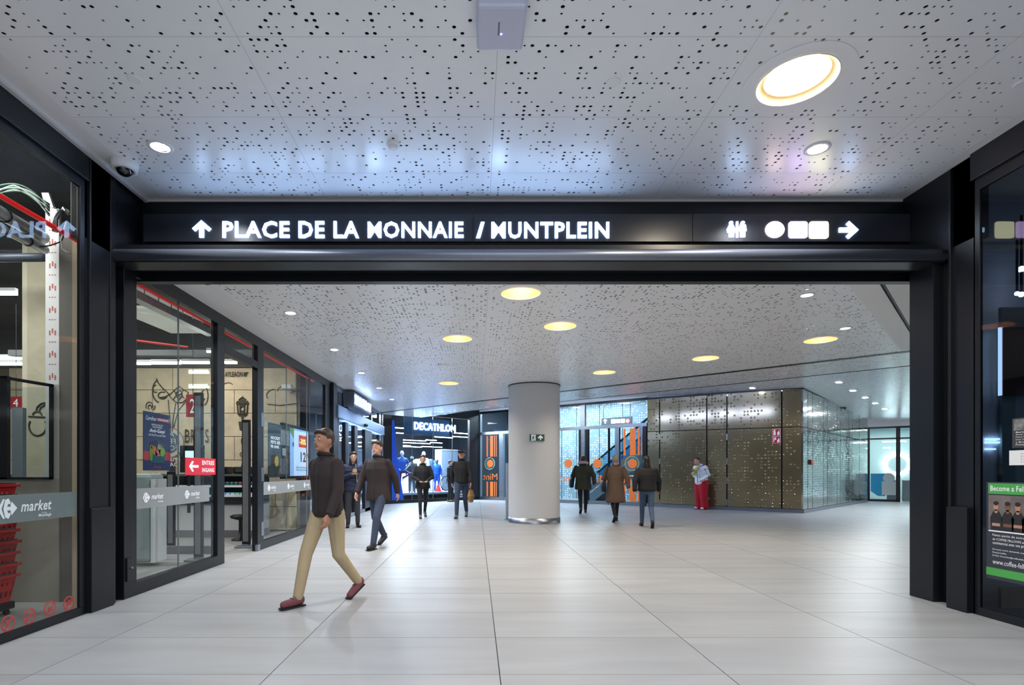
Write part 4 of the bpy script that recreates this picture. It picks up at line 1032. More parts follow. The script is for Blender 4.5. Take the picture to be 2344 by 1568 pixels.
MB().fb(FP2, a0+wd*.36, a1, z0, z0+ht*.96, 0, .001).build('price_field', mat('screen pale blue', (170, 196, 232), .3, emit=.6), t)
MB().fb(FP2, a0+wd*.55, a0+wd*.86, z0+ht*.62, z0+ht*.88, .001, .002).build('red_field', mat('screen red', (186, 50, 60), .3, emit=.35), t)
def pg(s, u, v, w_, h, m, bold=0): return text(s, FP2, a0+wd*u, z0+ht*v, wd*w_, ht*h, .0025, .001, m, t, bold=bold)
pg('-30%', .57, .68, .27, .13, mat('screen yellow', (226, 226, 110), .4, emit=.7), .04); pg('12', .62, .3, .22, .22, M['ink'], .03); pg('99', .85, .4, .1, .1, M['ink'], .03); pg('\u20ac', .955, .4, .04, .1, M['ink'])
pg('Roti au sucre de veau', .45, .16, .4, .05, M['ink']); pg('Filiere Qualite Carrefour', .45, .1, .45, .05, M['ink'])
b = MB(); b.ring(FP2, a0+wd*.33, z0+ht*.66, .035, .05, .001, .003, 24); b.disc(FP2, a0+wd*.33, z0+ht*.66, .025, .001, .003, 20); b.build('round_badge', mat('badge blue', (50, 100, 170), .5), t)
MB().fpoly(FP2, [(a0+wd*.12, z1), (a0+wd*.36, z1), (a0+wd*.36, z1-ht*.22)], .0, .002).build('green_leaf_print', mat('leaf green print', (96, 140, 70), .5, emit=.2), t)
t = thing('wall_drawing', W(650, 905), 'large cloud outline on the upper wall in the dark window', 'drawing')
strokes([arc(628, 905, 18, 14, 150, 270), arc(652, 898, 18, 15, 190, 350), arc(676, 908, 14, 12, 220, 380), [(612, 925), (640, 928), (690, 922)]], .008, parent=t, name='cloud_line')
t = thing('motion_sensor', at(655, 886, 11.3), 'white box lamp on the upper wall in the dark window', 'lamp')
MB().box(*[v for v in (at(646, 0, 11.3).x, at(668, 0, 11.3).x)], 11.25, 11.4, at(0, 890, 11.3).z, at(0, 880, 11.3).z).build('housing', M['white'], t, bevel=.01)
t = thing('shop_bin', (-4.2, 10.1, 0), 'dark rounded stool shape low behind the third window', 'stool')
MB().lathe((-4.3, 10.0, 0), [(.16, 0), (.15, .02), (.03, .05), (.03, .36), (.17, .4), (.18, .44), (.14, .46)], 20).build('seat', M['black2'], t, smooth=True)
# ------------------------------------------------------------------ sports shop, side front along the arcade
BLK = M['black']
FD = FL
def Z(py, px, fr=FL, d=0): return fr.uv(px, py, d)[1]
r = struct('window_5', 'glazed side front of the sports shop with a blue lit canopy band')
yA, yB = Yl(757)+.33, 19.9
MB().box(-3.52, -3.43, yA, yB, 3.30, 3.37).build('top_rail', M['dsteel'], r)
for px0, px1 in ((791, 797), (850, 852.5), (868, 871.5)):
    MB().box(-3.52, -3.43, Yl(px0), Yl(px1), 2.86, 3.31).build('mullion', BLK, r)
for px0, px1 in ((757.7, 759), (768, 776), (791, 797), (812, 818), (836, 851), (868, 872)):
    MB().box(-3.54, -3.43, max(yA, Yl(px0)), Yl(px1), 0, 2.58).build('mullion', BLK, r)
    MB().box(-3.432, -3.425, Yl(px1)-.05, Yl(px1), 0.1, 2.56).build('steel_edge', M['steel'], r)
MB().box(-3.52, -3.43, yA, yB, 0, .1).build('bottom_rail', M['steel'], r)
MB().box(-3.49, -3.475, yA, yB, .1, 2.57).build('pane', M['glass'], r)
MB().box(-3.49, -3.475, yA, yB, 2.86, 3.3).build('pane', M['glass'], r)
BAND = mat('blue steel canopy', (120, 146, 186), .35, .5)
MB().box(-3.6, -3.33, yA, yB, 2.56, 2.87).build('canopy_band', BAND, r, bevel=.01)
MB().box(-3.47, -3.40, 19.9, 20.0, 0, 3.37).build('corner_profile', M['steel'], r)
t = thing('canopy_light', (-3.3, 16.6, 2.55), 'flush blue white light strip under the canopy of the sports shop', 'light')
MB().box(-3.5, -3.36, 14, 19.6, 2.545, 2.56).build('diffuser', mat('blue strip light', (255, 255, 255), .5, emit=1.4, ecol=(120, 160, 235)), t)
t = thing('door_sensor', (-3.3, 16.8, 2.5), 'small black door sensor under the canopy', 'sensor')
MB().ball((-3.28, Yl(826), 2.62), .07, .1, .05).build('housing', M['black2'], t, smooth=True)
t = thing('shop_sign', (-3.2, 16.7, 2.95), 'projecting box sign with lit word DECATHLON seen edge on along the left shops', 'sign')
XS = -3.13; ys0, ys1 = XS*F/(812-CX), XS*F/(849.5-CX)
MB().box(-3.42, XS-.012, ys0, ys1, 2.93, 3.3).build('box', mat('sign box grey', (104, 110, 122), .35, .6), t, bevel=.008)
FSS = Fr((XS, 0), (XS, 30)); a0, zt = FSS.uv(813, 919); a1, _ = FSS.uv(847, 940)
text('DECATHLON', FSS, ys0+.05, 2.99, ys1-ys0-.1, .26, .0, .008, emi('lit white sign letters', (170, 200, 255), 7), t, bold=.05, sp=1.05)

# ------------------------------------------------------------------ sports shop, front window
FW = Fr((-3.46, 20.9), (.16, 24.5))
def U(px, py=CY, d=0): return FW.uv(px, py, d)
r = struct('window_6', 'front window of the sports shop facing the arcade')
aL = 0; aR = FW.L
g0, g1 = U(897)[0], U(1075)[0]
MB().fb(FW, -.1, g0, 0, 4.2, -.12, 0).build('black_pier', BLK, r)
MB().fb(FW, g1, aR, 0, 4.6, -.12, 0).build('black_pier', BLK, r)
MB().fb(FW, g0, g1, 3.52, 4.6, -.12, 0).build('header', M['black2'], r)
MB().fb(FW, g0, g1, 0, .13, -.12, 0).build('bottom_rail', BLK, r)
js = [U(x)[0] for x in (945, 993, 1037)]
ed = [g0]+js+[g1]
for a, c in zip(ed[:-1], ed[1:]): MB().fb(FW, a+.01, c-.01, .13, 3.52, -.06, -.045).build('pane', M['glass'], r)
for j in js: MB().fb(FW, j-.01, j+.01, .13, 3.52, -.065, -.04).build('pane_joint', M['steel'], r)
t = thing('shop_sign', FW.p((g0+g1)/2, 2.95, -.2), 'blue grey board with large lit word DECATHLON in the sports shop window', 'sign')
a0, z0 = U(926, 992, -.12); a1 = U(1029, 985, -.12)[0]
MB().fb(FW, a0, a1, 2.72, 3.42, -.18, -.13).build('board', mat('sign board blue', (44, 74, 108), .5, emit=.15), t)
la, lb_ = U(948, CY, -.12)[0], U(1042, CY, -.12)[0]
z_t = (U(948, 965.5, -.12)[1]+U(1042, 973, -.12)[1])/2; z_b = (U(948, 983.5, -.12)[1]+U(1042, 989.4, -.12)[1])/2
text('DECATHLON', FW, la, z_b, lb_-la, z_t-z_b, -.12, .03, emi('lit white sign letters', (170, 200, 255), 7), t, bold=.02, sp=1.0)
# interior
iw = struct('wall_sports', 'dark interior walls of the sports shop')
DK = mat('dark blue grey interior', (34, 42, 54), .7)
MB().fb(FW, -3.2, 8.7, 0, 4.6, -6.1, -6).build('rear_wall', DK, iw)
MB().fb(FW, -3.2, 5.3, 4.3, 4.4, -6.1, -.1).build('dark_ceiling', M['dgrey'], iw)
MB().fb(FW, 8.6, 8.75, 0, 4.4, -6, -.12).build('side_wall', DK, iw)
MB().box(-9, -8.9, 11.8, 26, 0, 4.3).build('side_wall', mat('sports shop side wall', (120, 136, 160), .7), iw)
MB().box(-9, -3.6, 11.8, 11.9, 0, 4.3).build('side_wall', DK, iw)
MB().box(-9, -3.6, 11.8, 21, 4.2, 4.3).build('dark_ceiling', M['dgrey'], iw)
area('shop_fill', (-6, 16, 4.0), 4, 5, 300, (.75, .86, 1))  # fixtureless fill added behind the sports shop side front
ar = FW.p(2.6, 3.75, -2.2); area('shop_fill', ar, 3, 2.2, 950, (.72, .85, 1), rot=(0, 0, .8))  # this and the next are added fills that brighten the window display
ar = FW.p(2.6, 3.7, -.7); area('shop_fill', ar, 3.6, .4, 330, (.72, .85, 1), rot=(0, 0, .8))
GL2 = 'line lights of the sports shop'
LLN = ['highest one left of the sign board', 'faint one left below the sign board', 'bright one directly under the sign board', 'long one under the lettering', 'right end piece below the lettering', 'left piece of the third row', 'right piece of the third row', 'left piece of the fourth row', 'short end piece of the fourth row', 'short bright one of the fifth row', 'left piece of the lowest row', 'right piece of the lowest row', 'slanting looking one at the right pier']
LBL = mat('cool line light', (255, 255, 255), .5, emit=7, ecol=(200, 224, 255))
k = 0
for d, x0, x1, y in ((-1.2, 905, 926, 979), (-1.5, 907, 948, 991), (-1.6, 948, 980, 992), (-2, 995, 1036, 1000), (-2.1, 1036, 1074, 999), (-2.4, 923, 975, 1007), (-2.6, 975, 999, 1007), (-3, 923, 985, 1013), (-3.2, 985, 1012, 1013), (-3.6, 923, 940, 1020), (-3.8, 923, 965, 1022), (-4, 965, 1012, 1022), (-1.3, 1040, 1076, 991)):
    a0, z = U(x0, y, d); a1, _ = U(x1, y, d)
    t = thing('line_light', FW.p((a0+a1)/2, z, d), 'thin white line light of the sports shop, '+LLN[k], 'tube light', GL2)
    MB().fb(FW, a0, a1, z-.018, z+.018, d-.02, d+.02).build('tube', LBL if k % 3 else mat('bright line light', (255, 255, 255), .5, emit=14, ecol=(225, 238, 255)), t); k += 1
# line lights behind the side front
k = 0
for px0, px1, y, Y in ((760, 768, 1003, 17.5), (760, 769, 1009, 17.5), (760, 769, 1018, 17.5), (778, 790, 996, 18), (778, 791, 1003, 18), (778, 791, 1008, 18), (799, 812, 1014, 18.5), (820, 837, 999, 19), (820, 829, 983, 19), (820, 832, 1013, 19), (820, 837, 1022, 19)):
    f = FY(Y); a0, z = f.uv(px0, y); a1, _ = f.uv(px1, y)
    t = thing('line_light', f.p((a0+a1)/2, z), 'short line light behind the side front, '+['top', 'middle', 'lowest', 'top', 'middle', 'lowest', 'single', 'second', 'topmost', 'third', 'lowest'][k]+' one in the '+['first', 'first', 'first', 'second', 'second', 'second', 'third', 'last', 'last', 'last', 'last'][k]+' pane from the pier', 'tube light', 'line lights behind the side front')
    MB().fb(f, a0, a1, z-.02, z+.02, -.02, .02).build('tube', LBL, t); k += 1
# podium, backdrop, blue banner
t = thing('display_podium', FW.p(2.3, 0, -.9), 'low pale podium along the sports shop window', 'podium')
MB().fb(FW, g0+.1, g1-.1, .3, .38, -1.8, -.25).build('top', mat('podium top', (150, 170, 200), .4), t); MB().fb(FW, g0+.3, g1-.3, 0, .3, -1.6, -.5).build('base', M['dgrey'], t)
for a in (g0+.35, (g0+g1)/2, g1-.4): MB().fb(FW, a-.03, a+.03, .0, .3, -.4, -.34).build('leg', M['steel'], t)
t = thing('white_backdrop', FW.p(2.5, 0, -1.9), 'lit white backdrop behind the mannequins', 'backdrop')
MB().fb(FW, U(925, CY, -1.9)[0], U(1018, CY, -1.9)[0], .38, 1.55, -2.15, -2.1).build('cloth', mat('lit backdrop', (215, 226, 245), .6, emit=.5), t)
t = thing('grey_cabinet', FW.p(3.7, 0, -2.3), 'pale grey block behind the two men at the sports shop window', 'cabinet')
MB().fb(FW, U(1011, CY, -2.4)[0], U(1048, CY, -2.4)[0], 0, U(1030, 1030, -2.4)[1], -2.9, -2.4).build('body', mat('pale cabinet', (130, 148, 172), .5), t)
MB().fb(FW, U(1011, CY, -2.4)[0], U(1048, CY, -2.4)[0], U(1030, 1031, -2.4)[1], U(1030, 1030, -2.4)[1]+.02, -2.9, -2.38).build('top_edge', M['white'], t)
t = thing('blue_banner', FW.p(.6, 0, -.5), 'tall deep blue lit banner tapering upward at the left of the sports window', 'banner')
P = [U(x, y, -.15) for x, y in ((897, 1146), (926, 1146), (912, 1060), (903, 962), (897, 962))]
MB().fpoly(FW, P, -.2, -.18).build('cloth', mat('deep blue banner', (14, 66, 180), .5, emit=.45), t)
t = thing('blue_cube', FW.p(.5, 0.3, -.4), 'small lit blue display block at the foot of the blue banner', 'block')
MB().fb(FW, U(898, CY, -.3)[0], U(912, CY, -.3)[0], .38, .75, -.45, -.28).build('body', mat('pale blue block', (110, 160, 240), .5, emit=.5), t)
# red cone
c = FW.p(U(1003, CY, -.6)[0], .38, -.6)
t = thing('training_cone', c, 'small red training cone on the podium', 'cone')
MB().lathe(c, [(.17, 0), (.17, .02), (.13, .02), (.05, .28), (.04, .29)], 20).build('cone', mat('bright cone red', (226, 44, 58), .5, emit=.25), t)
# bicycle
bc0 = FW.p(U(1035, CY, -.75)[0], .385, -.75)
t = thing('bicycle', bc0, 'dark bicycle standing behind the two men in the sports window', 'bicycle')
def wheel(a):
    w_ = bpy.data.objects.new('wheel', None)
    b = MB(); ctr = FW.p(a, .385+.335, -.75)
    pts = [ctr+FW.u*(.31*math.cos(q*math.pi/12))+Vector((0, 0, .31*math.sin(q*math.pi/12))) for q in range(25)]
    b.tube(pts, .022, 6, cap=False); o = b.build('tyre', M['rubber'], t)
    b = MB()
    for q in range(12): b.tube([ctr, ctr+FW.u*(.3*math.cos(q*math.pi/6))+Vector((0, 0, .3*math.sin(q*math.pi/6)))], .002, 4)
    s_ = b.build('spokes', M['steel'], o); s_['kind'] = 'stuff'
    bpy.data.objects.remove(w_)
aw0, aw1 = U(1021, CY, -.75)[0], U(1021, CY, -.75)[0]+1.0
wheel(aw0); wheel(aw1)
b = MB(); q = lambda a, z: FW.p(a, .38+z, -.75)
for p0, p1 in (((aw0, .33), (aw0+.12, .85)), ((aw0+.12, .8), (aw0+.62, .8)), ((aw0+.12, .7), (aw0+.5, .3)), ((aw0+.5, .3), (aw0+.64, .88)), ((aw0+.5, .3), (aw1, .33)), ((aw1, .33), (aw0+.62, .78))): b.tube([q(*p0), q(*p1)], .016, 6)
b.build('frame', M['black2'], t); MB().tube([q(aw0+.12, .92)+FW.n*.25, q(aw0+.14, .92), q(aw0+.12, .92)-FW.n*.25], .012, 6).build('handlebar', M['black2'], t)
MB().ball(q(aw0+.65, .93), .12, .07, .03).build('saddle', M['black2'], t)

# ------------------------------------------------------------------ glass door beside it and the round-logo front
FM = Fr((.16, 24.5), (6.12, 19.62))
def V(px, py=CY, d=0): return FM.uv(px, py, d)
r = struct('window_7', 'steel framed glass front and doors between the sports shop and the brass wall')
ST = M['steel']
TOP = 3.86
def vbar(x, wd_, z0=0, z1=TOP, m=ST, d0=-.1, d1=.03, nm='mullion'):
    a = V(x)[0]; MB().fb(FM, a-wd_/2, a+wd_/2, z0, z1, d0, d1).build(nm, m, r)
zt_ = V(1380, 981)[1]
for x, wd_, z1, m in ((1098, .12, TOP, ST), (1148, .22, zt_, ST), (1163, .06, TOP, M['black']), (1334, .20, TOP, ST), (1328, .10, zt_, BLK), (1344, .10, zt_, BLK), (1413, .16, zt_, ST), (1393, .03, zt_, BLK), (1476, .14, zt_, BLK)):
    vbar(x, wd_, 0, z1, m)
MB().fb(FM, 0, FM.L, zt_, zt_+.12, -.08, .05).build('transom', ST, r)
MB().fb(FM, 0, FM.L, 0, .13, -.08, .02).build('bottom_rail', ST, r)
MB().fb(FM, 0, FM.L, TOP-.05, TOP+.04, -.1, .03).build('top_rail', BLK, r)
MB().fb(FM, 0, FM.L, TOP+.04, 4.9, -.1, .03).build('upper_wall', M['plaster'], r)
xs = [1100, 1148, 1215, 1285, 1334, 1413, 1478]
for x0, x1 in zip(xs[:-1], xs[1:]):
    MB().fb(FM, V(x0)[0]+.01, V(x1)[0]-.01, .13, zt_, -.03, -.015).build('pane', M['glass'], r)
    MB().fb(FM, V(x0)[0]+.01, V(x1)[0]-.01, zt_+.12, TOP-.05, -.03, -.015).build('pane', M['glass'], r)
    MB().fb(FM, V(x0)[0]-.01, V(x0)[0]+.01, .13, zt_, -.035, -.01).build('pane_joint', M['dsteel'], r)
# orange stripes and round logos (film on the glass)
ORG = mat('orange film', (222, 112, 40), .5, emit=.12)
def logo(px, label, stripes):
    a, z = V(px, 1061, .0); t = thing('glass_logo', FM.p(a, z, .01), label, 'window film')
    b = MB(); b.disc(FM, a+.0, z, .17, .0, .004, 28); b.build('dot', ORG, t)
    b = MB(); b.ring(FM, a-.03, z+.0, .25, .27, 0, .004, 32); b.build('ring', mat('yellow film', (206, 196, 80), .5), t)
    b = MB(); b.ring(FM, a+.03, z+.01, .225, .24, 0, .004, 32); b.build('ring', mat('blue film', (90, 150, 190), .5), t)
    text('Mint', FM, a-.4, z-.72, .8, .28, .0, .003, ORG, t, mirror=True)
    for u, wd_ in stripes:
        for z0, z1 in ((.15, z-.8), (z+.3, zt_-.05)): MB().fb(FM, a+u, a+u+wd_, z0, z1, 0, .003).build('stripe', ORG, t)
logo(1301, 'orange round logo on the glass just right of the white column', ())
logo(1367, 'orange round logo on the middle glass door', ())
logo(1448, 'orange round logo with orange stripes on the right glass door', ((-.35, .08), (-.1, .22), (.2, .07), (.32, .04)))
logo(1122, 'small orange round logo with stripes on the door beside the sports shop', ((-.2, .08), (.0, .16), (.22, .05), (.32, .04)))
t = thing('push_bar', FM.p(V(1440)[0], 1.1, .05), 'horizontal steel push bar on the right glass door', 'handle')
MB().tube([FM.p(V(1424)[0], 1.08, .08), FM.p(V(1460)[0], 1.08, .08)], .02, 8).build('bar', ST, t)
for x in (1426, 1458): MB().tube([FM.p(V(x)[0], 1.08, .01), FM.p(V(x)[0], 1.08, .08)], .012, 6).build('bracket', ST, t)
# lobby behind: white perforated metal wall, escalator, lit symbols
lb2 = struct('wall_lobby', 'white perforated metal wall and dark ceiling of the escalator lobby')
WPM = dotted('white perforated lobby metal', (140, 166, 180), .35, .2, .10, .3, .5, 'hole', dark=(235, 248, 255))
b = MB(); b.fb(FM, -.5, 9, 0, 4.6, -3.6, -3.5); b.build('perforated_wall', WPM, lb2, uvw=FM)
for x in (1320, 1372, 1425): 
    a = V(x, CY, -3.5)[0]; MB().fb(FM, a-.01, a+.01, 0, 4.6, -3.5, -3.49).build('wall_joint', M['black2'], lb2)
MB().fb(FM, -.5, 9, 4.45, 4.5, -3.6, -.1).build('lobby_ceiling', mat('glossy dark ceiling', (40, 46, 54), .12, .3), lb2)
MB().fb(FM, -.6, -.5, 0, 4.5, -3.6, -.1).build('side_wall', DK, lb2); MB().fb(FM, 9, 9.1, 0, 4.5, -3.6, -.1).build('side_wall', DK, lb2)
ar = FM.p(3.2, 4.35, -1.6); area('lobby_fill', ar, 5, 1.2, 420, (.70, .86, 1), rot=(0, 0, -.69))  # added fill without a fixture, brightens the lobby wall
t = thing('lit_symbols_sign', FM.p(V(1410)[0], 3, -.6), 'row of lit arrow, coloured squares and red round symbol hung in the lobby', 'sign')
def ls(x0, x1, y0, y1, c, nm, e=3):
    d = -.6; a0, z1 = V(x0, y0, d); a1, z0 = V(x1, y1, d)
    if nm == 'round': MB().disc(FM, (a0+a1)/2, (z0+z1)/2, (z1-z0)/2, d-.02, d, 20).build('round_symbol', emi('lobby %d' % c[1], c, e), t)
    elif nm == 'arrow': MB().fpoly(FM, [(a0+(a1-a0)*u, z0+(z1-z0)*v) for u, v in ((.5, 1), (1, .5), (.62, .62), (.62, 0), (.38, 0), (.38, .62), (0, .5))], d-.02, d).build('arrow', emi('lobby w', c, e), t)
    else: MB().fb(FM, a0, a1, z0, z1, d-.02, d).build('square_symbol', emi('lobby %d' % c[1], c, e), t)
ls(1381, 1389, 959, 969, (225, 240, 255), 'arrow'); ls(1399, 1408.5, 960, 969, (235, 240, 170), 'sq'); ls(1410.5, 1419.5, 959.5, 968.5, (205, 120, 225), 'sq', 2); ls(1421, 1430, 959, 968, (170, 230, 110), 'sq', 2); ls(1432, 1441, 959, 968, (225, 90, 110), 'round', 2)
MB().fb(FM, V(1376, CY, -.6)[0], V(1446, CY, -.6)[0], V(1400, 969, -.6)[1]-.05, V(1400, 959, -.6)[1]+.05, -.66, -.625).build('backing_rail', M['dsteel'], t)
for x in (1380, 1442): MB().fb(FM, V(x, CY, -.6)[0]-.01, V(x, CY, -.6)[0]+.01, V(1400, 959, -.6)[1], 4.45, -.65, -.63).build('hanger', M['dsteel'], t)
# escalator rising to the right
t = thing('escalator', FM.p(4.3, 0, -2), 'escalator with glass balustrades rising to the right behind the doors', 'escalator')
eA = V(1350, CY, -1.6)[0]; eB = V(1480, CY, -1.6)[0]+1.2
def slope_bar(name, a0, z0, a1, z1, h, d0, d1, m): return MB().fpoly(FM, [(a0, z0), (a1, z1), (a1, z1+h), (a0, z0+h)], d0, d1).build(name, m, t)
rise = (V(1480, 1000, -1.6)[1]-V(1345, 1110, -1.6)[1])/(V(1480, CY, -1.6)[0]-V(1345, CY, -1.6)[0])
for kk, (d, a_off) in enumerate(((-1.2, 0), (-2.3, .1))):
    L_ = 4.6; a0 = eA+a_off; z0 = .25
    slope_bar('balustrade', a0, z0+.25, a0+L_, z0+.25+L_*rise, .75, d-.02, d, glass('balustrade glass', (190, 215, 230)))
    slope_bar('handrail', a0-.1, z0+1.0-.1*rise, a0+L_, z0+1.0+L_*rise, .07, d-.05, d+.03, M['rubber'])
    slope_bar('skirt', a0-.2, z0-.2*rise, a0+L_, z0+L_*rise, .26, d-.04, d+.02, ST)
slope_bar('truss', eA, -.25, eA+4.6, -.25+4.6*rise, .45, -2.3, -1.2, mat('escalator soffit', (120, 140, 156), .4, .5))
for kk in range(14):
    a0 = eA+.1+kk*.3; MB().fb(FM, a0, a0+.3, .1+kk*.3*rise, .28+kk*.3*rise, -2.25, -1.25).build('step', M['dsteel'], t)

# ------------------------------------------------------------------ brass clad block
FB1 = Fr((6.12, 19.62), (9.76, 16.36)); FB2 = Fr((9.76, 16.36), (15.96, 22.4))
bw_ = struct('wall_brass', 'block clad in dimpled brass coloured metal panels')
BRS = dotted('brass dimpled panel', (152, 140, 110), .15, .72, .10, .30, .34, 'bump', strength=.7)
BRM = dotted('mirror dimpled panel', (176, 182, 178), .10, .95, .075, .36, .5, 'both', dark=(96, 98, 92), strength=.35, wave=.35)
def c3(P): return ceil3(P.x, P.y)
def panel(fr, x0, x1, lo, hi, m, name):
    """metal cassette between pixel columns x0,x1; lo/hi are height functions of a"""
    a0 = fr.uv(x0)[0] if not isinstance(x0, tuple) else x0[0]; a1 = fr.uv(x1)[0] if not isinstance(x1, tuple) else x1[0]
    g = .022
    P = [(a0+g, lo(a0+g)+g*.6), (a1-g, lo(a1-g)+g*.6), (a1-g, hi(a1-g)-g*.6), (a0+g, hi(a0+g)-g*.6)]
    b = MB(); b.fpoly(fr, P, -.05, 0); return b.build(name, m, bw_, uvw=fr)
MB().fb(FB1, 0, FB1.L, 0, 3.7, -.3, -.045).build('backing', M['black2'], bw_)
MB().fb(FB2, 0, FB2.L, 0, 3.35, -.3, -.045).build('backing', M['black2'], bw_)
def topf(fr, xa, ya, xb, yb):
    a0, z0 = fr.uv(xa, ya); a1, z1 = fr.uv(xb, yb); return lambda a: z0+(z1-z0)*(a-a0)/(a1-a0)
t1 = topf(FB1, 1481, 914, 1836, 889); m1 = topf(FB1, 1481, 988, 1834, 977)
zlo = lambda a: .10
X1 = [1481, 1510, 1618, 1664, 1789.5, 1837.5]
for x0, x1 in zip(X1[:-1], X1[1:]):
    panel(FB1, x0, x1, m1, t1, BRS, 'brass_panel'); panel(FB1, x0, x1, zlo, m1, BRS, 'brass_panel')
t2 = topf(FB2, 1837, 889, 1986, 956); m2 = topf(FB2, 1836, 977, 1986, 1011)
X2 = [1838, 1849, 1860, 1885, 1894, 1916, 1924, 1943, 1951, 1967, 1986]
for x0, x1 in zip(X2[:-1], X2[1:]):
    panel(FB2, x0, x1, m2, t2, BRS if False else BRM, 'mirror_panel'); panel(FB2, x0, x1, zlo, m2, BRM, 'mirror_panel')
MB().fb(FB1, -.1, FB1.L+.03, 0, .1, -.1, .03).build('plinth', M['dsteel'], bw_); MB().fb(FB2, -.0, FB2.L, 0, .1, -.1, .03).build('plinth', M['dsteel'], bw_)
MB().fb(FB1, 0, FB1.L, 3.8, 4.6, -.4, -.1).build('bulkhead', M['plaster'], bw_)
b = MB(); b.fpoly(FB1, [(0, t1(0)), (FB1.L, t1(FB1.L)), (FB1.L, t1(FB1.L)+.05), (0, t1(0)+.05)], -.1, .01); b.build('top_trim', M['black'], bw_)
b = MB(); b.fpoly(FB2, [(0, t2(0)), (FB2.L, t2(FB2.L)), (FB2.L, t2(FB2.L)+.04), (0, t2(0)+.04)], -.1, .01); b.build('top_trim', M['black'], bw_)
b = MB(); b.fpoly(FB2, [(0, t2(0)+.04), (FB2.L, t2(FB2.L)+.04), (FB2.L, 4.6), (0, 4.6)], -.3, -.02); b.build('bulkhead', M['plaster'], bw_)
for x in (1510, 1664):
    for y in (1000, 1056, 1100, 1150): 
        a, z = FB1.uv(x, y); MB().fb(FB1, a-.02, a+.02, z-.1, z+.1, -.01, .006).build('hinge', ST, bw_)
# fire safety signs
def fsign(y0, y1, kind, label):
    a0, z1 = FB1.uv(1767.5, y0, .01); a1, z0 = FB1.uv(1787, y1, .01)
    t = thing('fire_sign', FB1.p((a0+a1)/2, z0, .0), label, 'sign')
    MB().fb(FB1, a0, a1, z0, z1, .0, .012).build('plate', mat('sign white edge', (230, 200, 205), .5), t); MB().fb(FB1, a0+.012, a1-.012, z0+.012, z1-.012, .012, .014).build('red_face', mat('fire sign red', (200, 32, 44), .4), t)
    w_, h_ = a1-a0, z1-z0; b = MB(); Q = lambda pts: b.fpoly(FB1, [(a0+w_*u, z0+h_*v) for u, v in pts], .014, .016)
    if kind == 0: Q([(.15, .15), (.42, .15), (.42, .6), (.34, .72), (.42, .85), (.3, .9), (.15, .75)]); Q([(.6, .15), (.85, .15), (.88, .5), (.78, .8), (.7, .55), (.6, .5)])
    else: Q([(.15, .2), (.25, .2), (.25, .85), (.15, .85)]); Q([(.3, .5), (.48, .5), (.48, .85), (.3, .85)]); Q([(.6, .15), (.85, .15), (.88, .5), (.78, .8), (.7, .55), (.6, .5)])
    b.build('pictogram', M['wprint'], t)
fsign(982, 998, 0, 'upper red fire extinguisher sign on the brass wall'); fsign(999, 1015, 1, 'lower red fire hose sign on the brass wall')
a, z = FB2.uv(1857, 1058, .02); t = thing('fire_call_point', FB2.p(a, z), 'small dark red call point on the mirrored side of the block', 'call point')
MB().fb(FB2, a-.13, a+.16, z-.08, z+.08, 0, .05).build('box', mat('dark red box', (96, 20, 26), .4), t, bevel=.006)
MB().fb(FB2, a-.05, a+.08, z-.04, z+.04, .05, .055).build('button', M['red'], t)
a, z = FB2.uv(1932, 928, .02); t = thing('small_wall_box', FB2.p(a, z), 'small grey box at the top edge of the mirrored side', 'box')
MB().fb(FB2, a-.1, a+.1, z-.1, z+.1, 0, .1).build('housing', M['grey'], t, bevel=.01); MB().fb(FB2, a-.04, a+.04, z-.13, z-.1, .02, .08).build('nozzle', M['dgrey'], t)
# ------------------------------------------------------------------ far glazed shop at the end of the side corridor
FE = Fr((15.96, 23.4), (19.2, 21.2))
r = struct('window_8', 'black framed glass front at the end of the side corridor')
def E(px, py=CY, d=0): return FE.uv(px, py, d)
zt8 = E(1990, 981)[1]; zm8 = E(1990, 1005)[1]
for x, wd_ in ((1988.5, .08), (2056, .14), (2110, .1)): a = E(x)[0]; MB().fb(FE, a-wd_/2, a+wd_/2, 0, zt8, -.1, 0).build('mullion', BLK, r)
MB().fb(FE, 0, FE.L, zt8-.02, zt8+.06, -.1, 0).build('top_rail', BLK, r); MB().fb(FE, 0, FE.L, zm8-.03, zm8+.03, -.1, 0).build('transom', BLK, r); MB().fb(FE, 0, E(2059)[0], 0, .09, -.1, 0).build('bottom_rail', BLK, r)
MB().fb(FE, -.3, FE.L, zt8+.06, 4.6, -.12, 0).build('upper_wall', M['plaster'], r)
for x0, x1 in ((1989, 2055), (2058, 2108)):
    for z0, z1 in ((.09, zm8-.03), (zm8+.03, zt8-.02)): MB().fb(FE, E(x0)[0]+.03, E(x1)[0]-.05, z0, z1, -.05, -.04).build('pane', M['glass'], r)
ew = struct('wall_far', 'pale bright interior of the far shop')
PW = mat('pale shop wall', (206, 226, 228), .6)
MB().fb(FE, -3, 6, 0, 4, -4.1, -4).build('rear_wall', PW, ew); MB().fb(FE, -3, 6, 3.3, 3.35, -4.1, -.1).build('shop_ceiling', PW, ew)
MB().fb(FE, -1.2, -1.1, 0, 4, -4, -.1).build('side_wall', PW, ew); MB().fb(FE, 5, 5.1, 0, 4, -4, -.1).build('side_wall', PW, ew)
area('far_shop_fill', FE.p(1.8, 3.2, -2), 3, 2.5, 75, (.85, 1, 1), rot=(0, 0, -.6))  # fill lamp added inside the far shop, no fixture
t = thing('glowing_ring', FE.p(E(2052, CY, -3.9)[0], 1.7, -3.9), 'glowing white and yellow ring on the far shop wall', 'wall lamp')
a, z = E(2054, 1063, -3.9); b = MB(); b.ring(FE, a, z, .38, .52, -3.95, -3.88, 36); b.build('ring', emi('ring light', (230, 255, 250), 4), t)
MB().disc(FE, a, z, .36, -3.93, -3.9, 30).build('disc', PW, t)
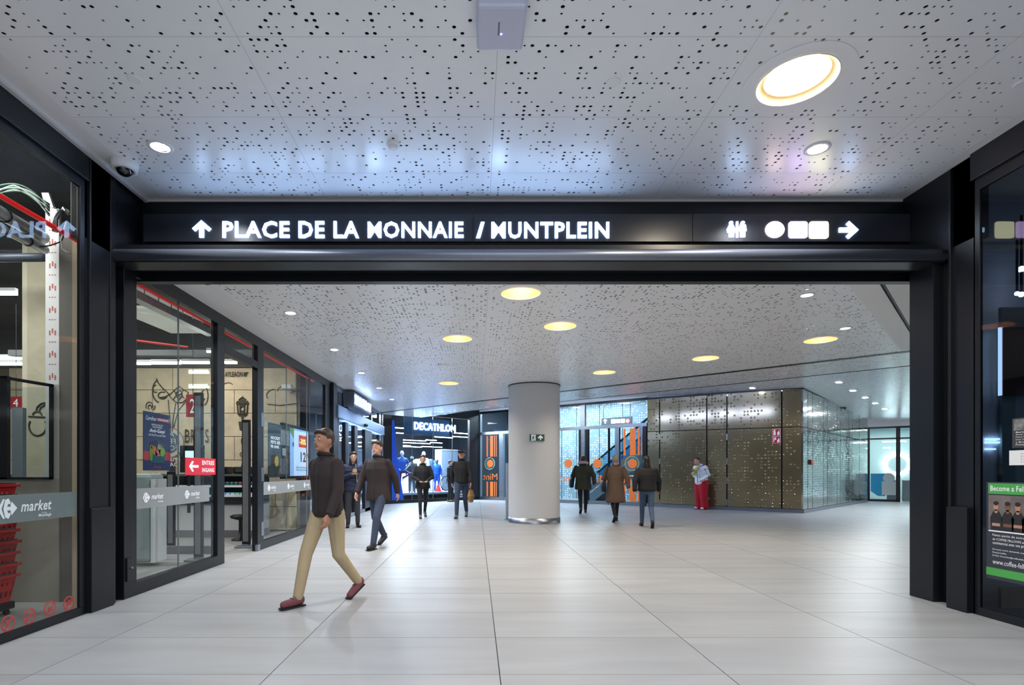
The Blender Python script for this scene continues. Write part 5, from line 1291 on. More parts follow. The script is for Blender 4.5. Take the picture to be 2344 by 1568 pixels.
t = thing('reception_desk', FE.p(E(2028, CY, -1)[0], 0, -1), 'blue poster board with a white jigsaw figure behind the far glass', 'poster')
a0, z1 = E(1993, 1084, -.5); a1, z0 = E(2040, 1136, -.5)
MB().fpoly(FE, [(a0, z0+.2), (a0+.25, z0), (a0+.5, z0), (a0+.45, z0+.7), (a1-.2, z0+.45), (a1, z1), (a0, z1)], -.55, -.5).build('board', mat('poster sky blue', (40, 130, 176), .5, emit=.2), t)
b = MB(); b.disc(FE, a0+.62, z0+.78, .2, -.5, -.49, 18); b.fb(FE, a0+.38, a0+.86, z0+.05, z0+.62, -.5, -.49); b.build('white_figure', M['paper'], t)
for x, lab in ((2042, 'grey cube pedestal behind the far glass, left of the mullion'), (2078, 'grey cube pedestal with a white top by the portal post')):
    a, _ = E(x, CY, -.9); t = thing('pedestal', FE.p(a, 0, -.9), lab, 'pedestal'); MB().fb(FE, a-.17, a+.17, 0, .85, -1.3, -.8).build('body', mat('pedestal grey', (130, 140, 144), .5), t); MB().fb(FE, a-.19, a+.19, .85, .9, -1.33, -.77).build('top', M['white'], t)
for i, (x0, x1, y) in enumerate(((2020, 2056, 1011), (2022, 2040, 1025), (2059, 2075, 1010))):
    a0, z = E(x0, y, -1.5); a1, _ = E(x1, y, -1.5); t = thing('tube_light', FE.p(a0, z, -1.5), 'white ceiling light strip of the far shop', 'tube light', 'light strips of the far shop')
    MB().fb(FE, a0, a1, z-.02, z+.02, -1.7, -1.5).build('tube', LBL, t)

# ------------------------------------------------------------------ the round column
cxp, cyp = fl(1222.5, 1200).x, 13.6
cc = at(1222.5, CY, 13.6); rc = 58.5/F*13.6
r = struct('column', 'thick round white column in the middle of the hall', (cc.x, 13.6, 0))
MB().lathe((cc.x, 13.6, 0), [(rc, .13), (rc, ZF-.01)], 64, cap=False).build('shaft', mat('column white', (196, 198, 202), .5, var=.02, scale=2), r, smooth=True)
MB().lathe((cc.x, 13.6, 0), [(rc+.01, 0), (rc+.012, .13), (rc-.02, .132)], 64, cap=False).build('base_band', M['steel'], r, smooth=True)
MB().lathe((cc.x, 13.6, ZF), [(rc+.012, -.025), (rc+.012, .0), (rc-.02, .0)], 64, cap=False).build('head_ring', M['dgrey'], r)
t = thing('side_stanchion', (cc.x-rc-.12, 14.3, 0), 'narrow grey steel stanchion behind the left edge of the column', 'post')
p = at(1161, 1190, 14.2); MB().box(p.x-.04, p.x+.04, 14.1, 14.3, 0, 1.25+(1079-1060)/F*14.2).build('post', ST, t); MB().box(p.x-.07, p.x+.05, 14.05, 14.35, 0, .02).build('base', ST, t)
# emergency exit sign on the column
fx = Fr((cc.x-1, 13.6-rc-.01), (cc.x+1, 13.6-rc-.01)); a0, z1 = fx.uv(1212.5, 994.5); a1, z0 = fx.uv(1246, 1009)
t = thing('exit_sign', fx.p((a0+a1)/2, z0), 'green emergency exit sign with running figure and upward arrow on the column', 'sign')
MB().fb(fx, a0, a1, z0, z1, -.05, .02).build('plate', mat('exit sign green', (26, 72, 62), .4, emit=.02), t)
w_, h_ = a1-a0, z1-z0; WS = M['wprint']; GR = mat('exit sign green', (26, 72, 62), .4)
Q = lambda pts, nm, m, d: MB().fpoly(fx, [(a0+w_*u, z0+h_*v) for u, v in pts], .02, .02+d).build(nm, m, t)
Q([(.10, .02), (.40, .02), (.40, .95), (.10, .95)], 'door_print', WS, .002)
Q([(.24, .3), (.3, .62), (.27, .7), (.2, .7), (.14, .6), (.12, .56), (.16, .52), (.2, .6), (.2, .52), (.16, .25), (.06, .25), (.06, .2), (.2, .2)], 'figure_print', GR, .004)
Q([(.24, .45), (.28, .4), (.34, .15), (.3, .02), (.26, .02), (.3, .14), (.25, .34)], 'figure_print', GR, .004)
Q([(.27, .68), (.3, .6), (.4, .54), (.4, .5), (.32, .53), (.27, .6)], 'figure_print', GR, .004)
MB().disc(fx, a0+w_*.285, z0+h_*.8, h_*.07, .02, .024, 14).build('figure_print', GR, t)
Q([(.73, .9), (.9, .55), (.88, .32), (.78, .48), (.78, .12), (.69, .12), (.69, .48), (.58, .32), (.56, .55)], 'arrow_print', WS, .002)

# ------------------------------------------------------------------ right shop window: posters and interior
FR = Fr((XR, 0), (XR, 20)); FR2 = FR
def onr(name, label, cat, y0, y1, z0, z1, m, d=-.009):
    t = thing(name, FR.p((y0+y1)/2, z0, d), label, cat); MB().fb(FR, y0, y1, z0, z1, d, d+.004).build('sheet', m, t); return t
yE = 4.70
CHAR = mat('charcoal poster', (50, 54, 64), .5); GRN = mat('green poster band', (70, 156, 74), .5, emit=.06)
t = onr('poster', 'charcoal recruiting poster with green bands and men in black shirts on the right window', 'poster', 3.0, yE, .34, 1.16, CHAR)
d = -.0045
MB().fb(FR, 3.0, yE-.02, 1.06, 1.15, d, d+.002).build('green_band', GRN, t); MB().fb(FR, 3.0, yE, .37, .435, d, d+.002).build('green_band', GRN, t)
def tr(s, y, z, w_, h_, bold=0, par=None, m=None):
    """text on the right window reads away from its left edge, which is the far end (large depth)"""
    O = FR.p(y, z, d+.003); return text(s, None, 0, 0, w_, h_, 0, .001, m or M['wprint'], par or t, bold=bold, R3=(O, Vector((0, -1, 0)), Vector((0, 0, 1)), FR.n))
tr('Become a Fellow', yE-.04, 1.085, .36, .045, .01)
MB().fb(FR, 3.0, yE-.02, .76, 1.05, d, d+.001).build('photo_print', mat('photo background', (112, 104, 102), .6, var=.35, scale=9), t)
MB().fb(FR, 3.0, yE-.02, .742, .752, d, d+.002).build('white_line', M['wprint'], t)
SK = [(186, 140, 118), (120, 82, 64), (176, 130, 106)]
for k, y in enumerate((yE-.09, yE-.19, yE-.275, yE-.36)):
    b = MB(); b.fpoly(FR, [(y-.048, .76), (y+.048, .76), (y+.054, .86), (y+.025, .915), (y-.025, .915), (y-.054, .86)], d+.001, d+.003); b.build('shirt_print', mat('print black shirt', (34, 34, 40), .6), t)
    b = MB(); b.disc(FR, y, .955, .038, d+.003, d+.004, 18, ra=.022); b.fb(FR, y-.012, y+.012, .90, .93, d+.003, d+.004); b.fb(FR, y-.035, y+.035, .79, .815, d+.003, d+.004); b.build('skin_print', mat('print skin %d' % k, SK[k % 3], .6), t)
    b = MB(); b.disc(FR, y, .982, .018, d+.004, d+.005, 14, ra=.023); b.build('hair_print', mat('print hair', (40, 30, 26), .6), t)
for k, (s, w_) in enumerate((('Faites partie de notre famille', .36), ('de COFFEE FELLOWS en Belgique et', .40), ('commencez avec vos propres', .33))): tr(s, yE-.06, .70-.035*k, w_, .024)
for k, (s, w_) in enumerate((('Envoyez votre demande maintenant a', .36), ('Responsable', .12), ('E-Mail: franchise@coffeefellows.com', .34))): tr(s, yE-.06, .585-.026*k, w_, .016)
tr('www.coffee-fellows.com', yE-.06, .47, .42, .04)
tr('FEEL AT HOME', yE-.36, .39, .3, .025)
t = onr('poster', 'dark framed poster with a faded photo high on the right window', 'poster', 3.6, 4.475, 1.44, 1.68, mat('dark print', (58, 60, 64), .5), -.009)
d = -.0045; MB().fb(FR, 3.62, 4.46, 1.58, 1.67, d, d+.002).build('photo_print', mat('grey photo print', (120, 122, 124), .6, var=.5, scale=30), t)
for k in range(6): tr(('Barista', 'Shop Manager', 'Nous recherchons une equipe', 'pour notre nouveau magasin', 'a Bruxelles', 'Postulez')[k], 4.44, 1.56-.02*k, (.1, .16, .3, .28, .14, .1)[k], .012)
t = onr('notice_sheet', 'white notice sheet below the dark poster on the right window', 'notice', 3.9, 4.50, 1.30, 1.42, M['paper'], -.009)
d = -.0045
for k in range(4): tr('xxxxxxxx xxx'.replace('x', 'i'), 4.4, 1.39-.022*k, .25, .006, m=M['grey'])
# interior
iw = struct('wall_coffee', 'dim interior of the right hand coffee shop')
MB().box(8.9, 9.0, -3, 5.4, 0, 4.3).build('side_wall', mat('coffee wall', (70, 74, 82), .7), iw)
MB().box(4.5, 9, 5.35, 5.5, 0, 4.3).build('rear_wall', mat('coffee dark wall', (40, 44, 52), .6), iw); MB().box(4.5, 9, -3, 5.4, 4.2, 4.3).build('dark_ceiling', M['dgrey'], iw)
area('shop_fill', (6.5, 3, 4), 2, 2, 16, (.9, .95, 1))  # weak fill added for the coffee shop interior
fq = FY2 = Fr((4, 5.3), (10, 5.3))
def brd(name, cat, label, Y, x0, x1, y0, y1, m, part='panel'):
    f = Fr((3, Y), (10, Y)); a0, z1 = f.uv(x0, y0); a1, z0 = f.uv(x1, y1); t = thing(name, f.p((a0+a1)/2, z0), label, cat); MB().fb(f, a0, a1, z0, z1, -.03, 0).build(part, m, t); return t, f
brd('brown_menu_panel', 'panel', 'brown hanging menu panel with lit white edge in the coffee shop', 5.2, 2296, 2420, 748, 905, mat('brown panel', (92, 56, 48), .5))
f = Fr((3, 5.2), (10, 5.2)); a, z0 = f.uv(2294, 905); z1 = f.uv(2294, 748)[1]
MB().fb(f, a-.012, a, z0, z1, -.03, .0).build('lit_edge', emi('panel edge light', (220, 240, 255), 4), bpy.data.objects['brown_menu_panel'])
t, _ = brd('steel_hood', 'hood', 'rounded steel hood above the brown menu panel', 5.1, 2292, 2420, 703, 748, M['steel'])
for i, (x, y, rr) in enumerate(((2338, 616, 7), (2328, 672, 5), (2338, 674, 6))):
    p = at(x, y, 5.1); t = thing('shop_spot', p, 'bright spot lamp in the coffee shop, '+['highest one', 'left one of the lower pair', 'right one of the lower pair'][i], 'ceiling light')
    MB().ball(p, rr/F*5.1, None, None, 12, 8).build('bulb', emi('spot bulb', (235, 240, 255), 12), t); MB().tube([p+Vector((0, 0, .02)), p+Vector((0, 0, .5))], .01, 6).build('stem', M['dgrey'], t)
t, _ = brd('counter_back', 'counter', 'pale counter front behind the notices of the coffee shop', 5.25, 2294, 2400, 905, 1110, mat('pale mint wall', (150, 168, 164), .6))
t, _ = brd('wooden_floor_edge', 'bench', 'low wooden bench behind the right poster', 5.0, 2292, 2400, 1345, 1400, WOOD)
for i, (y, w_) in enumerate(((1005, 35), (1013, 35), (1028, 22))):
    f = Fr((3, 5.28), (10, 5.28)); a0, z = f.uv(2256, y); a1, _ = f.uv(2256+w_, y); t = thing('tube_light', f.p(a0, z), 'thin white light strip at mid height behind the right window', 'tube light', 'light strips behind the right window')
    MB().fb(f, a0, a1, z-.008, z+.008, -.01, .01).build('tube', LBL, t)
# ------------------------------------------------------------------ people
SKIN = {'light': mat('skin light', (198, 150, 128), .55), 'mid': mat('skin mid', (164, 116, 92), .55)}
def remesh(b, name, m, parent, vox, smooth=2, sub=0):
    """unite closed pieces into one continuous surface"""
    me = bpy.data.meshes.new(name); me.from_pydata(b.v, [], b.f); me.update()
    bb = bmesh.new(); bb.from_mesh(me); bmesh.ops.recalc_face_normals(bb, faces=bb.faces[:]); bb.to_mesh(me); bb.free()
    o = bpy.data.objects.new('tmp', me); COL.objects.link(o)
    r = o.modifiers.new('r', 'REMESH'); r.mode = 'VOXEL'; r.voxel_size = vox; r.use_smooth_shade = True
    s = o.modifiers.new('s', 'SMOOTH'); s.iterations = smooth; s.factor = .5
    dg = bpy.context.evaluated_depsgraph_get(); dg.update()
    m2 = bpy.data.meshes.new_from_object(o.evaluated_get(dg)); m2.name = name
    bpy.data.objects.remove(o); bpy.data.meshes.remove(me)
    m2.materials.clear()
    return finish(m2, name, m, parent, True, local=True)
def limb(b, pts, rs, n=10):
    """tapered limb with round ends through joints"""
    P = [Vector(p) for p in pts]
    b.tube(P, list(rs), n)
    for p, r in zip(P, rs): b.ball(p, r*.99, n=n, m=8)
def person(label, loc, rz, h=1.72, skin='light', top=None, legs=None, shoes=None, hair=None, hairlong=0, pose='walk', phase=1, arms='swing', coatlen=.0, wide=1.0, legw=1.0, vox=.012, lean=0.0, headtilt=0.0, cap=None, hood=None, bag=None, cat='person', name='person', scarf=None, mannequin=None, barearms=False, shorts=None, phone=False, armcol=None):
    t = thing(name, loc, label, cat); t.rotation_euler.z = rz
    k = h/1.75; S = lambda x, y, z: Vector((x*k, y*k, z*k))
    # facing -y. hips, legs
    if pose == 'walk':
        f, r_ = (-1, 1) if phase > 0 else (1, -1)
        # front leg (side f) heel down, rear leg on the ball of the foot
        hip = {f: S(.09*f, -.02, .90), r_: S(.09*r_, .02, .90)}
        knee = {f: S(.09*f, -.20, .50), r_: S(.09*r_, .06, .48)}
        ank = {f: S(.085*f, -.30, .095), r_: S(.085*r_, .33, .17)}
        toe = {f: S(.095*f, -.46, .045), r_: S(.095*r_, .21, .035)}
        heel = {f: S(.085*f, -.27, .04), r_: S(.085*r_, .37, .13)}
    else:
        hip = {s: S(.09*s, 0, .91) for s in (-1, 1)}; knee = {s: S(.10*s, -.02, .49) for s in (-1, 1)}
        ank = {s: S(.11*s, .02, .09) for s in (-1, 1)}; toe = {s: S(.135*s, -.15, .035) for s in (-1, 1)}; heel = {s: S(.11*s, .05, .035) for s in (-1, 1)}
        if pose == 'yoga':
            knee[1] = S(.30, -.28, .78); ank[1] = S(.03, -.12, .62); toe[1] = S(-.02, -.16, .50); heel[1] = S(.05, -.1, .62)
    ly = lambda z: -lean*(z-.9)
    chest = S(0, ly(1.28), 1.28); neck = S(0, ly(1.47)-.0, 1.47); hd = S(0, ly(1.62)-.02-headtilt*.08, 1.625-abs(headtilt)*.02)
    sh = {s: S(.165*s*wide, ly(1.39), 1.385) for s in (-1, 1)}
    if arms == 'swing':
        sw = -1 if pose == 'walk' and phase > 0 else 1
        el = {s: S(.235*s*wide, .09*(1 if s == sw*-1 else -1)*(-1)+.02+ly(1.12), 1.13) for s in (-1, 1)}
        wr = {s: S(.245*s*wide, (.16 if s == sw else -.20)*(1 if True else 1), .90) for s in (-1, 1)}
        if pose != 'walk': wr = {s: S(.25*s*wide, -.04, .88) for s in (-1, 1)}; el = {s: S(.235*s*wide, .02, 1.13) for s in (-1, 1)}
    elif arms == 'phone':
        el = {s: S(.24*s*wide, -.03+ly(1.12), 1.12) for s in (-1, 1)}; wr = {s: S(.05*s, -.27+ly(1.25), 1.22) for s in (-1, 1)}
    elif arms == 'front':
        el = {s: S(.24*s*wide, -.04, 1.12) for s in (-1, 1)}; wr = {s: S(.10*s, -.27, 1.02) for s in (-1, 1)}
    elif arms == 'onephone':
        el = {-1: S(-.22, -.05+ly(1.12), 1.12), 1: S(.25, .03, 1.13)}; wr = {-1: S(-.07, -.28, 1.25), 1: S(.18, -.17, .98)}
    elif arms == 'hips':
        el = {s: S(.33*s, .04, 1.15) for s in (-1, 1)}; wr = {s: S(.17*s, -.06, 1.0) for s in (-1, 1)}
    sk = mannequin or SKIN[skin]
    # ---- body: one continuous surface
    b = MB()
    b.rings([(x*k, y*k+(ly(z))*k*0, z*k, rx*k, ry*k) for x, y, z, rx, ry in ((0, ly(.84), .84, .12, .09), (0, ly(.93), .93, .155, .105), (0, ly(1.08), 1.08, .135, .09), (0, ly(1.28), 1.28, .165, .105), (0, ly(1.40), 1.40, .15, .085), (0, ly(1.46), 1.46, .07, .06))], 16)
    limb(b, [neck-S(0, 0, .06), hd-S(0, .0, .06)], [.055*k, .05*k])
    b.ball(hd+S(0, .012, .01), .078*k, .098*k, .112*k, 18, 14)                     # skull
    b.ball(hd+S(0, -.03, -.055), .056*k, .062*k, .062*k, 14, 10)                    # jaw
    b.ball(hd+S(0, -.082, -.098+.01), .022*k, .02*k, .018*k, 10, 6)                  # chin
    b.tube([hd+S(0, -.088, .018), hd+S(0, -.114, -.026), hd+S(0, -.088, -.034)], [.010*k, .0155*k, .008*k], 8)
    for s in (-1, 1):
        b.ball(hd+S(.079*s, .012, -.008), .012*k, .022*k, .032*k, 8, 6)
        limb(b, [hip[s], knee[s], ank[s]], [.082*k, .055*k, .037*k])
        limb(b, [heel[s]+S(0, 0, .01), toe[s]], [.034*k, .03*k])
        limb(b, [sh[s], el[s], wr[s]], [.052*k, .040*k, .027*k])
        # hand: palm, four unequal curled fingers, thumb from the side
        d = (wr[s]-el[s]).normalized(); side = Vector((s, 0, 0))-d*d.x*s
        if side.length < .2: side = Vector((0, -1, 0))
        side.normalize(); pn = d.cross(side).normalized()
        inw = Vector((-s, -.2, 0)); inw = (inw-d*inw.dot(d)).normalized() if arms in ('swing', 'hips') else Vector((0, -.3, 1)).normalized()
        spread = d.cross(inw).normalized()
        c0 = wr[s]; c1 = wr[s]+d*.085*k
        for q in (-1, 0, 1): limb(b, [c0+spread*.012*k*q, c1+spread*.024*k*q], [.017*k, .015*k], 8)
        for q, L_ in zip((-1.5, -.5, .5, 1.5), (.062, .076, .070, .052)):
            base = c1+spread*.0185*k*q
            limb(b, [base, base+d*L_*.5*k+inw*.010*k, base+d*L_*.85*k+inw*.034*k], [.0095*k, .0088*k, .0078*k], 6)
        tb = c0+d*.02*k-spread*.03*k*(1 if s > 0 else -1)
        limb(b, [tb, tb+d*.035*k-spread*.016*k*(1 if s > 0 else -1)+inw*.012*k, tb+d*.062*k-spread*.01*k*(1 if s > 0 else -1)+inw*.03*k], [.013*k, .0105*k, .009*k], 6)
    body = remesh(b, 'body', sk, t, vox*.75)
    if headtilt:
        pass
    if not mannequin:
        for s in (-1, 1):
            e = MB(); e.ball(hd+S(.031*s, -.083, .012), .0125*k, .008*k, .007*k, 10, 6); eo = e.build('eye', mat('eye white', (220, 216, 212), .3), t, True, local=True)
            e = MB(); e.ball(hd+S(.031*s, -.0895, .012), .006*k, .003*k, .006*k, 8, 6); e.build('pupil', mat('pupil', (40, 28, 22), .3), eo, True, local=True)
            e = MB(); e.tube([hd+S(.018*s, -.092, .034), hd+S(.045*s, -.084, .036)], .0035*k, 5); e.build('eyebrow', hair or M['ink'], t, local=True)
        e = MB(); e.tube([hd+S(-.024, -.086, -.062), hd+S(0, -.094, -.060), hd+S(.024, -.086, -.062)], [.003*k, .0065*k, .003*k], 6); e.build('mouth', mat('lips', (150, 84, 78), .5), t, True, local=True)
    # ---- trousers
    if legs:
        b = MB(); w_ = legw
        b.rings([(0, ly(.80)*k, .80*k, .11*k, .095*k), (0, ly(.9)*k, .90*k, .170*k, .118*k), (0, ly(1.02)*k, 1.02*k, .150*k, .105*k)], 16)
        for s in (-1, 1):
            a_ = ank[s]+S(0, 0, .0)
            if shorts: limb(b, [hip[s], hip[s].lerp(knee[s], .75)], [.098*k, .092*k*w_])
            else: limb(b, [hip[s], knee[s], a_], [.095*k*max(1, w_*.85), .066*k*w_, .05*k*w_*(1.25 if w_ > 1.3 else 1)])
        remesh(b, 'trousers', legs, t, vox)
    # ---- shoes
    if shoes:
        for s in (-1, 1):
            b = MB(); hh, tt = heel[s], toe[s]
            limb(b, [hh+S(0, 0, .02), (hh+tt)/2+S(0, 0, .012), tt+S(0, 0, .004)], [.043*k, .042*k, .036*k]); limb(b, [ank[s]-S(0, 0, .0), hh+S(0, 0, .03)], [.044*k, .043*k])
            o = remesh(b, 'shoe', shoes, t, .009)
            u = (tt-hh).normalized(); b = MB(); sd = Vector((u.y, -u.x, 0)).normalized(); lo = -Vector((0, 0, 1))
            pts = [hh-u*.04*k+sd*.035*k, tt+u*.03*k+sd*.038*k, tt+u*.045*k, tt+u*.03*k-sd*.038*k, hh-u*.04*k-sd*.035*k]
            z_ = lambda P, dz: Vector((P.x, P.y, max(P.z-.038*k+dz, .0+dz)))
            b.prism([z_(p, 0) for p in pts], [z_(p, .014) for p in pts]); b.build('sole', M['rubber'], o, local=True)
            b = MB(); mid = (ank[s]+tt)/2
            for q in (.25, .45): c_ = ank[s].lerp(tt, q)+Vector((0, 0, .022*k)); b.tube([c_-sd*.025*k, c_+sd*.025*k], .004*k, 5)
            b.build('laces', M['rubber'], o, local=True)
    # ---- jacket or coat
    if top:
        b = MB(); L0 = .88-coatlen; g = 1.0+.1*(wide-1)
        fl_ = .17+.10*coatlen
        rg = [(0, ly(L0), L0, fl_*wide, (.125+.12*coatlen)*wide), (0, ly(L0+.04), L0+.04, (fl_+.012)*wide, (.135+.12*coatlen)*wide), (0, ly(1.05), 1.05, .172*wide, .13*wide), (0, ly(1.28), 1.28, .195*wide, .135*wide), (0, ly(1.39), 1.39, .175*wide, .11*wide), (0, ly(1.44), 1.44, .13, .085), (0, ly(1.475), 1.475, .075, .068), (0, ly(1.49), 1.49, .062, .06)]
        b.rings([(x*k, y*k, z*k, rx*k, ry*k) for x, y, z, rx, ry in rg], 20)
        for s in (-1, 1):
            e_ = wr[s]-(wr[s]-el[s]).normalized()*.01*k
            if barearms: limb(b, [sh[s], sh[s].lerp(el[s], .55)], [.065*k*wide, .06*k*wide])
            else: limb(b, [sh[s], el[s], e_], [.064*k*(.5+.5*wide), .058*k*wide, .043*k*wide])
        tp = remesh(b, 'jacket', top, t, vox)
        if not barearms and not mannequin:
            b = MB(); b.tube([S(0, ly(L0+.05)-(.14+.12*coatlen)*wide-.003, L0+.05), S(0, ly(1.05)-.133*wide, 1.05), S(0, ly(1.28)-.137*wide, 1.28), S(0, ly(1.42)-.1*wide, 1.42)], .006*k, 5); b.build('zip', M['dgrey'], tp, local=True)
            b = MB()
            for s in (-1, 1):
                d = (wr[s]-el[s]).normalized(); c_ = wr[s]-d*.02*k; b.tube([c_-d*.015*k, c_+d*.012*k], .047*k*wide, 12)
            b.build('cuffs', top, tp, local=True)
            b = MB(); nr = .074*k; pts = [neck+Vector((nr*math.cos(a), nr*.95*math.sin(a), .015*k-.012*k*math.sin(a))) for a in [2*math.pi*q/16 for q in range(17)]]; b.tube(pts, .019*k, 8, cap=False); b.build('collar', top, tp, True, local=True)
    if hair:
        b = MB(); b.ball(hd+S(0, .028, .026), .086*k, .098*k, .108*k, 16, 12)
        if hairlong: b.ball(hd+S(0, .055, -.06-.05*hairlong), .085*k, .062*k, (.13+.07*hairlong)*k, 14, 10); [b.ball(hd+S(.068*s, .01, -.07-.06*hairlong), .024*k, .045*k, (.1+.08*hairlong)*k, 10, 8) for s in (-1, 1)]
        for s in (-1, 1): b.ball(hd+S(.05*s, -.045, .082), .035*k, .03*k, .022*k, 8, 6)
        b.ball(hd+S(0, -.055, .09), .045*k, .035*k, .024*k, 8, 6)
        remesh(b, 'hair', hair, t, .011)
    if cap:
        b = MB(); b.rings([(0, hd.y+.01*k, hd.z+.045*k, .088*k, .108*k), (0, hd.y+.01*k, hd.z+.09*k, .082*k, .1*k), (0, hd.y+.01*k, hd.z+.125*k, .05*k, .06*k), (0, hd.y+.01*k, hd.z+.135*k, .01*k, .01*k)], 18)
        o = b.build('cap', cap, t, True, local=True)
        b = MB(); b.prism([hd+S(-.07, -.08, .05), hd+S(.07, -.08, .05), hd+S(.05, -.165, .035), hd+S(-.05, -.165, .035)], [hd+S(-.07, -.08, .06), hd+S(.07, -.08, .06), hd+S(.05, -.165, .043), hd+S(-.05, -.165, .043)]); b.build('peak', cap, o, local=True)
    if hood:
        b = MB(); pts = [hd+Vector((.125*k*math.cos(a), .03*k+.11*k*math.sin(a), -.11*k+.03*k*math.sin(a))) for a in [2*math.pi*q/20 for q in range(21)]]
        b.tube(pts, .042*k, 10, cap=False); remesh(b, 'fur_trim', hood, t, .012)
    if bag:
        kind, bm, s = bag
        if kind == 'shoulder':
            b = MB(); c = S(.27*s*wide, .03, .95); b.rings([(c.x, c.y, c.z-.17*k, .055*k, .15*k), (c.x, c.y, c.z-.12*k, .075*k, .18*k), (c.x, c.y, c.z+.08*k, .06*k, .16*k), (c.x, c.y, c.z+.13*k, .03*k, .13*k)], 14); o = b.build('bag', bm, t, True, local=True)
            b = MB(); b.tube([c+S(0, -.1, .1), S(.19*s*wide, -.07, 1.44), S(.17*s*wide, .06, 1.45), c+S(0, .1, .1)], .009*k, 6); b.build('strap', bm, o, local=True)
        if kind == 'hand':
            c = wr[s]+S(0, 0, -.34); b = MB(); b.rings([(c.x, c.y, c.z-.15*k, .06*k, .13*k), (c.x, c.y, c.z, .09*k, .17*k), (c.x, c.y, c.z+.15*k, .05*k, .14*k)], 12); o = b.build('bag', bm, t, False, local=True)
            b = MB(); b.tube([c+S(0, -.08, .14), wr[s]+S(0, 0, -.07), c+S(0, .08, .14)], .007*k, 6); b.build('handle', bm, o, local=True)
    if phone:
        c = (wr[-1]+wr[1])/2+S(0, -.075, .055) if arms == 'phone' else wr[-1]+S(.0, -.08, .05)
        b = MB(); b.box(c.x-.036*k, c.x+.036*k, c.y-.005, c.y+.005, c.z-.06*k, c.z+.075*k); b.build('phone', phone, t, bevel=.003, local=True)
    return t, S, hd, wr, k
def ground(px, py): p = fl(px, py); return Vector((p.x, p.y, 0))
def cloth(name, c, var=.1): return mat(name, c, .85, var=var, scale=5, bump=.25, bscale=30)
NAVY = cloth('navy puffer', (40, 44, 66)); BLKC = cloth('black cloth', (22, 22, 26)); DRK = cloth('dark brown coat', (44, 34, 34)); TAN = cloth('khaki trousers', (168, 150, 118), .06); JEAN = cloth('blue jeans', (52, 62, 84), .2)
OLV = cloth('olive parka', (62, 62, 46)); BRN = cloth('taupe padded coat', (98, 78, 66)); DJ = cloth('light blue jeans', (64, 86, 112), .2)
HBK = mat('black hair', (20, 18, 18), .5); HBR = mat('brown hair', (58, 40, 32), .5)
SHB = mat('black shoes', (20, 20, 22), .5); SHW = mat('white shoes', (226, 224, 226), .5); SHR = mat('burgundy suede shoes', (110, 58, 66), .8); SHG = mat('grey shoes', (96, 96, 100), .7)
A_ = math.radians
# nearest walker, tan trousers and burgundy shoes
g = ground(690, 1393); person('man in khaki trousers, dark coat and burgundy shoes striding nearest the viewer', (g.x+.17, g.y+.26, 0), A_(-33), 1.66, 'mid', DRK, TAN, SHR, HBR, pose='walk', phase=1, arms='swing', coatlen=.02, vox=.010, lean=.05)
# second man, black coat and dark jeans
g = ground(851, 1258); person('man in long black coat and dark jeans walking beside the left shops', (g.x+.05, g.y+.3, 0), A_(-20), 1.76, 'light', DRK, JEAN, SHB, HBR, pose='walk', phase=-1, arms='swing', coatlen=.12, wide=1.1, lean=.03)
# woman with phone
g = ground(808, 1207)
tw, S_, hdw, wrw, kk = person('woman in navy puffer jacket looking at her phone by the left shops', g, A_(18), 1.70, 'light', NAVY, cloth('charcoal grey trousers', (58, 58, 64)), SHB, HBK, 1.2, 'stand', 1, 'phone', .05, 1.12, lean=.0, headtilt=.6, bag=('shoulder', M['black2'], -1), phone=mat('phone case gold', (170, 150, 96), .4))
b = MB()
for z in (1.0, 1.1, 1.2, 1.3, 1.38):
    pts = [Vector((.205*kk*1.12*math.cos(a), .143*kk*1.12*math.sin(a), z*kk)) for a in [2*math.pi*q/20 for q in range(21)]]; b.tube(pts, .006, 5, cap=False)
b.build('quilt_seams', NAVY, tw, local=True)
b = MB(); b.tube([wrw[1]+Vector((0, -.06, 0)), wrw[1]+Vector((.02, -.03, -.25)), Vector((.06, -.19, 1.12)), Vector((.05, -.13, 1.42))], .003, 5); b.build('earphone_cable', M['white'], tw, local=True)
# two people walking left of the column
g = ground(966, 1186); person('person in black knit and black trousers walking before the sports window', (g.x, g.y+.2, 0), A_(10), 1.70, 'light', BLKC, BLKC, SHG, HBR, pose='walk', phase=1, arms='front', coatlen=.08, wide=1.1, legw=.85)
g = ground(1056, 1186); person('man in black sweater, cap and grey jeans carrying a brown bag, left of the column', (g.x, g.y+.2, 0), A_(-6), 1.84, 'light', BLKC, JEAN, SHG, HBR, pose='walk', phase=1, arms='swing', cap=M['black2'], wide=1.08, bag=('hand', mat('paper bag brown', (150, 112, 66), .8), 1))
# two men standing at the sports window
g = ground(1027, 1147); person('man in dark jacket standing sideways at the sports shop window', g+Vector((.1, -.5, 0)), A_(60), 1.72, 'light', BLKC, BLKC, mat('tan shoes', (110, 84, 60), .7), HBK, 0, 'stand', 1, 'front', .0, 1.05)
